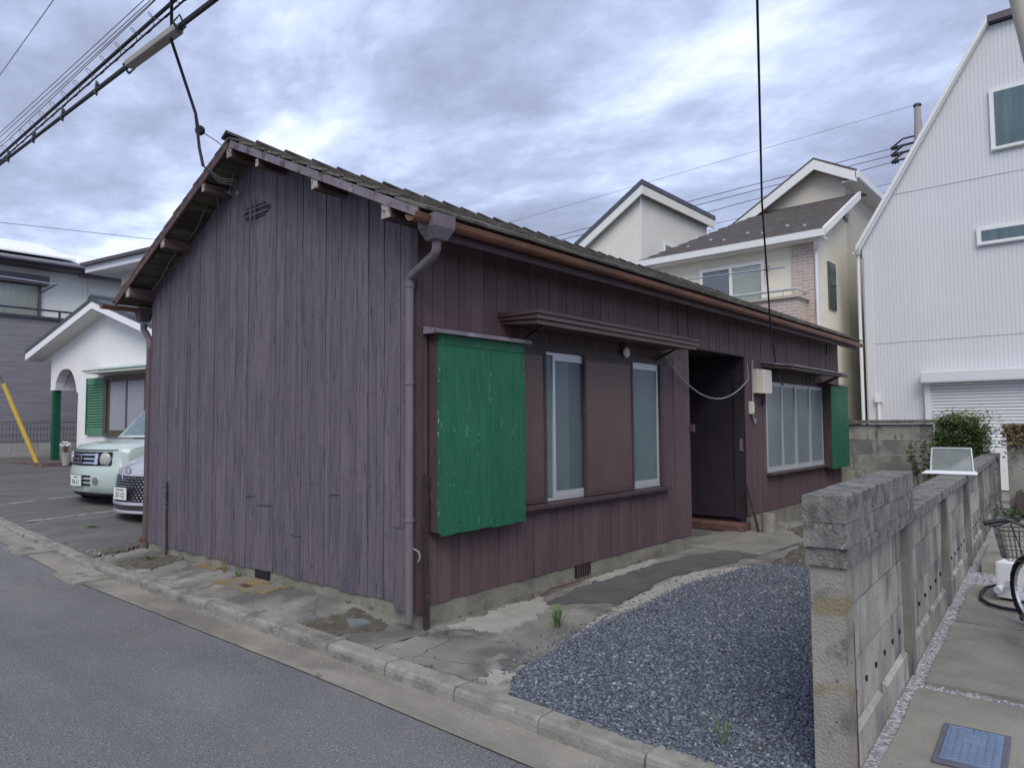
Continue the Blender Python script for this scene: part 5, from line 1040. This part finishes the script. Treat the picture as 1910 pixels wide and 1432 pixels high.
for r_ in range(9):
    for k in range(17):
        y_ = -.52+k*.064+(.032 if r_ % 2 else 0); z_ = .31+r_*.037; b = fx(y_)+.044*(z_-.29)/.35
        m.hexa([(-.022+b, y_-.020, z_), (-.022+b, y_+.020, z_), (-.012+b, y_+.020, z_), (-.012+b, y_-.020, z_), (-.020+b, y_-.014, z_+.010), (-.020+b, y_+.014, z_+.010), (-.010+b, y_+.014, z_+.010), (-.010+b, y_-.014, z_+.010)])
m.build('grille_mesh', 'chrome', gr)
fstrip(fx, -.66, .66, .245, .285, -.030, -.024, .04).build('grille_sill', 'white_car', wc); fstrip(fx, -.6, .6, .175, .235, -.005, -.014, .02).build('lower_intake', 'car_black', wc)
for z_ in (.19, .215): fstrip(fx, -.58, .58, z_, z_+.008, -.014, -.015, .01).build('intake_bar', 'chrome', wc)
fstrip(fx, -.70, .70, .135, .172, -.022, -.018, .06).build('front_lip', 'white_car', wc)
em = MB()
for k in range(20):
    a, b = 2*math.pi*k/20, 2*math.pi*(k+1)/20; em.bar((.052, .06*math.cos(a), .715+.042*math.sin(a)), (.052, .06*math.cos(b), .715+.042*math.sin(b)), .010, .012, up=(1, 0, 0))
em.build('emblem', 'chrome', gr); MB().tube([(.03, .12, .66), (.005, .06, .60), (-.012, -.05, .585)], .009, 6).build('grille_trim', 'chrome', gr)
for s_ in (-1, 1): fstrip(fx, s_*.52-.13, s_*.52+.13, .62, .72, .012, .055, .02).build('headlight', 'lamp_lens', wc)
plate(wc, -.040, .03, .40, '37-12', .0, ((-.10, .10),))

# ------------------------------------------------------------------ background houses on the right
BH = thing('beige_house', 'beige two-storey house with brown stepped roofs and a brick-faced balcony', 'house', (13.5, 1.41, 0))
def ow(m): m.v = [(a-13.5, b-1.41, c) for (a, b, c) in m.v]; return m      # world numbers to the house's own frame
ow(MB().prism([(1.41, 0), (5.6, 0), (5.6, 5.72), (1.41, 5.72)], 'x', 13.5, 16.2)).build('wall', 'siding_beige_lit', BH)
ow(MB().prism([(1.41, 5.72), (1.41, 5.71), (5.5, 5.71), (3.5, 7.05), (1.41, 7.05)], 'x', 16.0, 16.2)).build('wall', 'siding_beige_lit', BH)
ow(MB().prism([(13.5, 5.715), (16.2, 5.715), (16.2, 7.05)], 'y', 1.411, 1.6)).build('wall', 'siding_beige_lit', BH)
ow(MB().prism([(1.41, 0), (6.8, 0), (6.8, 5.4), (5.7, 6.22), (2.08, 8.36), (1.41, 7.99)], 'x', 16.201, 21.5)).build('wall', 'siding_beige', BH)
# lower hipped roof built of overlapping rows
def rows(name, A_, B_, C_, D_, n, mat, parent, th=.03):   # A-B eave, D-C top
    A_, B_, C_, D_ = [Vector(p) for p in (A_, B_, C_, D_)]; m = MB()
    for i in range(n):
        t0, t1 = i/n, (i+1)/n+.01; a, b = A_.lerp(D_, t0), B_.lerp(C_, t0); d, c = A_.lerp(D_, t1), B_.lerp(C_, t1); u = Vector((0, 0, th))
        m.hexa([a, b, c-u*.6, d-u*.6, a+u, b+u, c+u*.1, d+u*.1])
    return ow(m).build(name, mat, parent)
rf = rows('roof', (13.12, 1.08, 5.80), (13.12, 5.85, 5.80), (16.25, 3.55, 7.40), (16.25, 1.08, 7.40), 13, 'roof_brown', BH)
rows('roof_side', (13.12, 5.85, 5.80), (16.2, 7.2, 5.80), (16.25, 3.60, 7.38), (16.25, 3.55, 7.40), 13, 'roof_brown', rf)
ow(MB().hexa([(13.12, 1.04, 5.66), (13.12, 1.10, 5.66), (16.25, 1.10, 7.24), (16.25, 1.04, 7.24), (13.12, 1.04, 5.84), (13.12, 1.10, 5.84), (16.25, 1.10, 7.44), (16.25, 1.04, 7.44)])).build('barge_board', 'trim_white', rf)
ow(MB().box(13.06, 13.14, 1.04, 5.9, 5.64, 5.80)).build('gutter', 'trim_white', rf); ow(MB().box(13.15, 13.5, 1.1, 5.8, 5.62, 5.66)).build('soffit', 'trim_white', rf)
ow(MB().hexa([(13.12, 1.10, 5.62), (13.12, 1.41, 5.62), (16.25, 1.41, 7.20), (16.25, 1.10, 7.20), (13.12, 1.10, 5.66), (13.12, 1.41, 5.66), (16.25, 1.41, 7.24), (16.25, 1.10, 7.24)])).build('soffit', 'trim_white', rf)
for k in range(8): ow(MB().box(13.62+.3*(k % 2), 13.68+.3*(k % 2), 1.6+k*.5, 1.68+k*.5, 6.06+.15*(k % 2), 6.12+.15*(k % 2))).build('snow_guard', 'chrome', rf)
# main roof
mr = rows('main_roof', (15.9, 7.3, 5.33), (21.8, 7.3, 5.33), (21.8, 2.08, 8.40), (15.9, 2.08, 8.40), 16, 'roof_brown', BH)
rows('main_roof_side', (15.9, 1.06, 7.84), (21.8, 1.06, 7.84), (21.8, 2.08, 8.40), (15.9, 2.08, 8.40), 4, 'roof_brown', mr)
def lean_board(p, q, w, name, mat):   # board under a sloping edge in a plane x = const
    ow(MB().hexa([(15.86, p[0], p[1]-w), (15.86, q[0], q[1]-w), (15.92, q[0], q[1]-w), (15.92, p[0], p[1]-w), (15.86, p[0], p[1]), (15.86, q[0], q[1]), (15.92, q[0], q[1]), (15.92, p[0], p[1])])).build(name, mat, mr)
lean_board((7.3, 5.36), (2.08, 8.43), .26, 'barge_board', 'trim_white'); lean_board((2.08, 8.43), (1.04, 7.86), .26, 'barge_board', 'trim_white')
lean_board((7.3, 5.42), (2.08, 8.49), .055, 'barge_cap', 'roof_brown'); lean_board((2.08, 8.49), (1.02, 7.92), .055, 'barge_cap', 'roof_brown')
ow(MB().box(15.86, 21.8, .98, 1.06, 7.70, 7.88)).build('gutter', 'trim_white', mr); ow(MB().box(15.93, 21.8, 1.07, 1.41, 7.66, 7.70)).build('soffit', 'cream_stucco', mr)
ow(MB().box(17.2, 17.5, 1.18, 1.34, 7.655, 7.661)).build('soffit_vent', 'brown_trim', mr)
ow(MB().box(13.44, 13.499, 1.40, 1.90, 3.0, 5.62)).build('brick_pier', 'brick_siding', BH)
bal = ow(MB().box(12.8, 13.49, 1.58, 5.6, 3.2, 4.26)).build('balcony', 'brick_siding', BH); ow(MB().box(12.74, 13.49, 1.52, 5.62, 4.26, 4.32)).build('coping', 'beige_plastic', bal)
ow(MB().tube([(13.4, 1.6, 4.46), (12.8, 1.6, 4.46), (12.8, 5.6, 4.46)], .03, 8)).build('handrail', 'aluminium', bal)
for y_ in (1.9, 3.1, 4.3, 5.5): ow(MB().tube([(12.8, y_, 4.3), (12.8, y_, 4.46)], .015, 6)).build('rail_post', 'aluminium', bal)
wd = ow(MB().box(13.47, 13.499, 2.62, 4.20, 3.5, 5.32)).build('window', 'dark_glass', BH)
for a in ((2.56, 2.64), (3.37, 3.45), (4.16, 4.24)): ow(MB().box(13.42, 13.50, a[0], a[1], 3.45, 5.38)).build('frame', 'trim_white', wd)
ow(MB().box(13.425, 13.498, 2.64, 4.16, 5.29, 5.37)).build('frame', 'trim_white', wd)
for (a, b, c_) in ((2.65, 3.36, 'curtain'), (3.46, 4.15, 'grey_blind')): ow(MB().box(13.455, 13.469, a, b, 3.6, 5.28)).build('curtain', c_, wd); ow(MB().box(13.435, 13.440, a, b, 3.6, 5.28)).build('pane', 'window_glass', wd)
ow(MB().tube([(12.95, 1.9, 5.02), (12.95, 5.6, 5.10)], .018, 6)).build('laundry_pole', 'chrome', bal); ow(MB().bar((13.45, 2.45, 5.2), (12.85, 2.35, 5.1), .07, .05)).build('pole_bracket', 'beige_plastic', bal)
for (x0, x1, z0, z1) in ((14.46, 15.02, 4.18, 5.34), (15.93, 16.27, 6.70, 7.03)):
    s_ = ow(MB().box(x0, x1, 1.37, 1.409, z0, z1)).build('side_window', 'bronze', BH); zm = (z0+z1)/2
    ow(MB().box(x0+.05, x1-.05, 1.355, 1.369, zm+.02, z1-.05)).build('pane', 'teal_glass', s_); ow(MB().box(x0+.05, x1-.05, 1.36, 1.3695, z0+.05, zm-.02)).build('pane', 'dark_glass', s_)
ow(MB().tube([(13.2, 1.16, 5.64), (13.28, 1.28, 5.48), (13.44, 1.34, 5.38), (13.45, 1.345, 0)], .045, 10)).build('downpipe', 'trim_white', BH, smooth=True)

MH = thing('shed_roof_house', 'pale house with a steep single-pitch dark roof behind the wooden house', 'house', (14.75, 6.73, 0))
MB().prism([(0, 0), (6.5, 0), (6.5, 4.3), (0, 8.25)], 'x', 0, 4.5).build('wall', 'plank_pale', MH)
MB().hexa([(-.25, -.22, 8.46), (4.75, -.22, 8.46), (4.75, 7.0, 4.10), (-.25, 7.0, 4.10), (-.25, -.22, 8.60), (4.75, -.22, 8.60), (4.75, 7.0, 4.24), (-.25, 7.0, 4.24)]).build('roof', 'slate_roof', MH)
MB().hexa([(-.22, -.20, 8.18), (-.16, -.20, 8.18), (-.16, 6.9, 3.90), (-.22, 6.9, 3.90), (-.22, -.20, 8.455), (-.16, -.20, 8.455), (-.16, 6.9, 4.155), (-.22, 6.9, 4.155)]).build('barge_board', 'trim_white', MH)
B(-.155, 4.7, -.20, -.14, 8.18, 8.44).build('fascia', 'plank_pale', MH); B(-.02, .06, -.03, .0, 0, 8.2).build('corner_trim', 'trim_white', MH)
s_ = B(1.4, 2.35, -.05, -.003, 6.35, 7.05).build('window', 'trim_white', MH); piece('pane', 1.46, 1.86, -.06, -.051, 6.42, 6.98, 'dark_glass', s_); piece('pane', 1.90, 2.29, -.06, -.051, 6.42, 6.98, 'dark_glass', s_)

CH = thing('metal_clad_house', 'tall pale house clad in ribbed metal with steep roof edge and roller shutter', 'house', (15.0, 0, 0))
ztop = lambda y: 5.67 + (10.20-5.67)*min(1, max(0, (.76-y)/(.76+1.96)))
MB().prism([(.76, 0), (.76, 5.64), (-1.96, 10.17), (-7.5, 10.17), (-10.2, 5.6), (-10.2, 0)], 'x', .02, 9).build('wall', 'metal_siding', CH)
m = MB(); yy = .74
while yy > -10:
    if yy > -7.4: m.hexa([(.014, yy-.069, 0), (.0195, yy-.071, 0), (.0195, yy, 0), (.014, yy-.002, 0), (.014, yy-.069, ztop(yy-.069)-.03), (.0195, yy-.071, ztop(yy-.071)-.03), (.0195, yy, ztop(yy)-.03), (.014, yy-.002, ztop(yy-.002)-.03)])
    yy -= .078
m.build('ribs', 'metal_siding', CH)
for z_ in (3.30, 6.82): piece('seam', .002, .009, -9, .74 if z_ < 5 else .05, z_, z_+.012, 'shutter_metal', CH)
MB().hexa([(-.10, .80, 5.55), (9.2, .80, 5.55), (9.2, -2.0, 10.19), (-.10, -2.0, 10.19), (-.10, .80, 5.67), (9.2, .80, 5.67), (9.2, -2.0, 10.32), (-.10, -2.0, 10.32)]).build('roof', 'metal_siding', CH); B(-.10, 9.2, -7.5, -1.98, 10.20, 10.31).build('roof', 'slate_roof', CH)
MB().hexa([(-.14, .86, 5.57), (-.105, .86, 5.57), (-.105, -1.98, 10.20), (-.14, -1.98, 10.20), (-.14, .86, 5.70), (-.105, .86, 5.70), (-.105, -1.98, 10.35), (-.14, -1.98, 10.35)]).build('barge_trim', 'trim_white', CH)
B(-.14, -.105, -7.5, -1.985, 10.20, 10.35).build('barge_trim', 'brown_trim', CH)
m = MB(); halfpipe(m, -.2, 9, .86, 5.55, .07); m.build('gutter', 'trim_white', CH); MB().tube([(.05, .86, 5.5), (.05, .86, 0)], .04, 10).build('downpipe', 'trim_white', CH, smooth=True); piece('corner_trim', -.02, .02, .56, .72, 0, 5.5, 'metal_siding', CH)
for (y0, y1, z0, z1, g_) in ((-3.9, -1.94, 7.33, 8.72, 'teal_glass'), (-4.2, -1.60, 5.28, 5.70, 'teal_glass')):
    s_ = B(-.055, -.014, y0, y1, z0, z1).build('window', 'trim_white', CH); B(-.062, -.0555, y0+.09, y1-.09, z0+.09, z1-.09).build('pane', g_, s_)
    B(-.075, -.056, y0+.03, y1-.03, z0+.02, z0+.06).build('sill', 'trim_white', s_)
sh = B(-.32, -.013, -7, -.44, 2.30, 2.56).build('shutter_box', 'shutter_metal', CH, bevel=.03); m = MB(); z_ = .0
while z_ < 2.29: m.prism([(-.05, z_), (-.075, z_+.02), (-.075, z_+.05), (-.05, z_+.068)], 'y', -6.9, -.60); z_ += .072
m.build('shutter_curtain', 'shutter_metal', sh); piece('guide_rail', -.11, -.014, -.60, -.48, 0, 2.3, 'shutter_metal', sh); piece('guide_rail', -.11, -.014, -2.95, -2.80, 0, 2.3, 'shutter_metal', sh); piece('step', -.6, -.12, -2.5, -.5, 0, .86, 'trim_white', sh)
MB().tube([(-.06, .49, 0), (-.06, .49, 1.95)], .035, 8).build('vent_pipe', 'trim_white', CH); piece('vent_hood', -.12, -.013, .42, .56, 1.90, 2.05, 'trim_white', CH)

# ------------------------------------------------------------------ pole and wires
PO = thing('utility_pole', 'slender concrete utility pole with insulators rising behind the metal-clad house', 'utility pole', (24.55, 1.15, 0))
MB().tube([(0, 0, 0), (0, 0, 11.2), (0, 0, 12.6)], [.19, .15, .10], 12).build('pole', 'pole_concrete', PO, smooth=True); MB().lathe([(.08, 0), (.14, .03), (.12, .10), (.05, .14)], (0, 0, 12.58), 'z', 12).build('cap', 'black_metal', PO)
for z_ in (11.35, 11.1, 10.85):
    ar = MB().bar((0, -.1, z_), (-.2, .75, z_-.1), .06, .06).build('crossarm', 'black_metal', PO); MB().lathe([(.03, 0), (.10, .04), (.05, .09), (.10, .13), (.05, .18), (.09, .22), (.02, .26)], (-.19, .60, z_-.12), 'y', 10).build('insulator', 'black_metal', ar)
    MB().tube([(-.2, .86, z_-.12), (-.25, .45, z_+.12), (0, .05, z_+.22)], .03, 6).build('jumper', 'black_rubber', ar)
def wire(label, pts, r, mat='black_rubber', group=None, name='overhead_wire'): return tag(MB().tube(pts, r, 6).build(name, mat, smooth=True), label, 'wire', group)
wire('thin highest wire running left from the pole top', [(24.55, 1.15, 12.68), (18.96, 15.51, 10.01), (14, 28, 9.2)], .006)
wire('uppermost of three black wires from the pole insulators', [(24.35, 2.0, 11.23), (18.75, 12.79, 8.90), (15, 20, 8.2)], .012); wire('middle of three black wires from the pole insulators', [(24.35, 2.0, 10.98), (18.75, 12.80, 8.70), (15, 20, 8.0)], .012); wire('lowest of three black wires from the pole insulators', [(24.35, 2.0, 10.73), (19.31, 12.16, 8.45), (15, 20, 7.6)], .012)
wire('faint wire passing behind the beige house roof', [(27.5, 2.4, 10.95), (22.35, 8.58, 9.18), (16, 16, 7.6)], .010)
wire('faint wire passing low behind the beige house roof', [(27.5, 2.4, 10.65), (22.35, 8.58, 8.95), (16, 16, 7.4)], .009)
wire('black wire crossing the sky above the grey house', [(-2, 33.8, 10.1), (3.71, 27.18, 9.0), (7.48, 22.86, 8.33), (12, 17.7, 8.0)], .010)
def along(p, q, a, b): p = Vector(p); q = Vector(q); d = (q-p).normalized(); return [p-d*a, p, q, q+d*b]
OC = thing('telephone_cable', 'thick black telephone cable wound with wide wire loops over the street', 'cable', (-.965, 0, 4.9))
MB().tube([(0, -14, .02), (0, -4, 0), (0, 1.86, 0), (0, 6.86, 0), (-.03, 22, .35)], .016, 8).build('cable', 'black_rubber', OC, smooth=True)
MB().tube([(.03, -14, -.02), (.03, -4, -.03), (.03, 1.8, -.03), (.03, 7, -.03), (0, 22, .3)], .009, 6).build('messenger', 'black_rubber', OC, smooth=True)
sp = []; n = 40*16
for i in range(n):
    a = 2*math.pi*i/16; y_ = -2 + i/16*.36; sp.append((-.005+.055*math.sin(a), y_, .0+.060*math.cos(a) + (.35*(y_-7)/15 if y_ > 7 else 0)))
MB().tube(sp, .0028, 5).build('spiral_hanger', 'black_metal', OC, smooth=True)
LC = thing('lower_cable', 'lower black street cable carrying a grey ribbed splice closure', 'cable', (-.94, 0, 4.70))
MB().tube([(.12, -14, .05), (.05, -2, 0), (.04, 1.3, 0), (.0, 2.84, 0), (-.09, 6.6, 0), (-.3, 22, .35)], .017, 8).build('cable', 'black_rubber', LC, smooth=True)
MB().tube([(.14, -14, .12), (.08, -2, .07), (.07, 1.3, .07), (.03, 2.84, .07), (-.06, 6.6, .05), (-.27, 22, .38)], .006, 6).build('messenger', 'black_metal', LC, smooth=True)
cl = MB().bar((.005, 2.86, .01), (.035, 1.92, .01), .085, .062).build('splice_closure', 'pole_concrete', LC, bevel=.012)
for k in range(16): y_ = 2.80-k*.055; B(.02-.056+.0019*k, .02-.041+.0019*k, y_, y_+.03, -.015, .035).build('closure_rib', 'pole_concrete', cl)
for y_ in (2.90, 1.88): MB().tube([(.02, y_, -.05), (-.03, y_, .02), (.02, y_, .10), (.07, y_, .02), (.02, y_, -.05)], .010, 6).build('closure_clamp', 'black_metal', cl)
for k in range(9): y_ = 3.6+k*.9; MB().bar((-.02-.02*k, y_, -.035), (.0-.02*k, y_+.02, .10), .012, .05).build('cable_clip', 'black_metal', LC)
for i, (x0, x1, g_) in enumerate(((-.91, -.87, 'leftmost'), (-.87, -.83, 'second'), (-.81, -.81, 'third'), (-.77, -.80, 'rightmost'))):
    wire('%s of four thin grey wires high over the street' % g_, [(x1+.03, -14, 5.35), (x1, 2.7, 5.3), (x0, 7.4, 5.3), (x0-.1, 22, 5.65)], .0045, 'grey_cable')
wire('single thin wire above the cables at the upper left corner', [(-1.45, -14, 6.1), (-1.05, 4.64, 6.0), (-.97, 6.99, 6.0), (-.6, 22, 6.3)], .005, 'grey_cable')
DW = thing('service_drop', 'black twisted service wire with round insulator dropping to the house gable', 'service wire', (-.56, 2.25, 4.05))
q = [(-.55, -.65, .95), (-.33, -.16, .62), (-.06, -.04, .12), (-.05, -.10, -.20), (-.08, -.24, -.40)]
MB().tube([(-1.0, -1.7, 1.6)] + q, .013, 8).build('wire', 'black_rubber', DW, smooth=True)
tw = [Vector(q[0]).lerp(Vector(q[2]), i/60) + Vector((.014*math.cos(i*.9), .014*math.sin(i*.9), 0)) for i in range(61)]; 
ins = MB().lathe([(.012, -.022), (.036, -.022), (.044, -.008), (.034, 0), (.044, .008), (.036, .022), (.012, .022)], (0, 0, 0), 'x', 18, rot=.6).build('insulator', 'black_rubber', DW, smooth=True)
MB().tube([(0, .0, 0), (.16, -.01, -.06), (.30, -.01, -.13)], .005, 5).build('tie_wire', 'grey_cable', DW); MB().tube([(.0, .012, .02), (-.05, -.03, .14)], .005, 5).build('tie_wire', 'grey_cable', DW)
for k in range(3): MB().tube([(-.08, -.24, -.40), (.15, -.10+.02*k, -.42-.012*k), (.42, .16+.02*k, -.30-.02*k), (.52, .28, -.33-.02*k), (.50, .33, -.37-.02*k), (.40, .26, -.40)], .0055, 6).build('lead_in', 'grey_cable', DW, smooth=True)
wire('black twisted drop wire falling from the sky to the second window hood', [(-1.2, -3.0, 7.1), (1.42, -2.0, 4.75), (2.38, -1.64, 5.02) if False else (3.4, -1.24, 3.62), (5.3, -.58, 2.72), (6.6, -.16, 2.27), (6.93, -.06, 2.18)], .010)
t = thing('wire_anchor', 'small metal wire anchor below the second window hood', 'bracket', (6.95, -.06, 2.15)); MB().tube([(0, 0, .02), (.10, .02, -.03), (.16, .03, -.10), (.30, .04, -.16)], .012, 6).build('clamp', 'chrome', t, smooth=True); MB().lathe([(.01, -.02), (.028, -.01), (.028, .01), (.01, .02)], (.05, .0, .0), 'y', 10).build('insulator', 'white_porcelain', t)
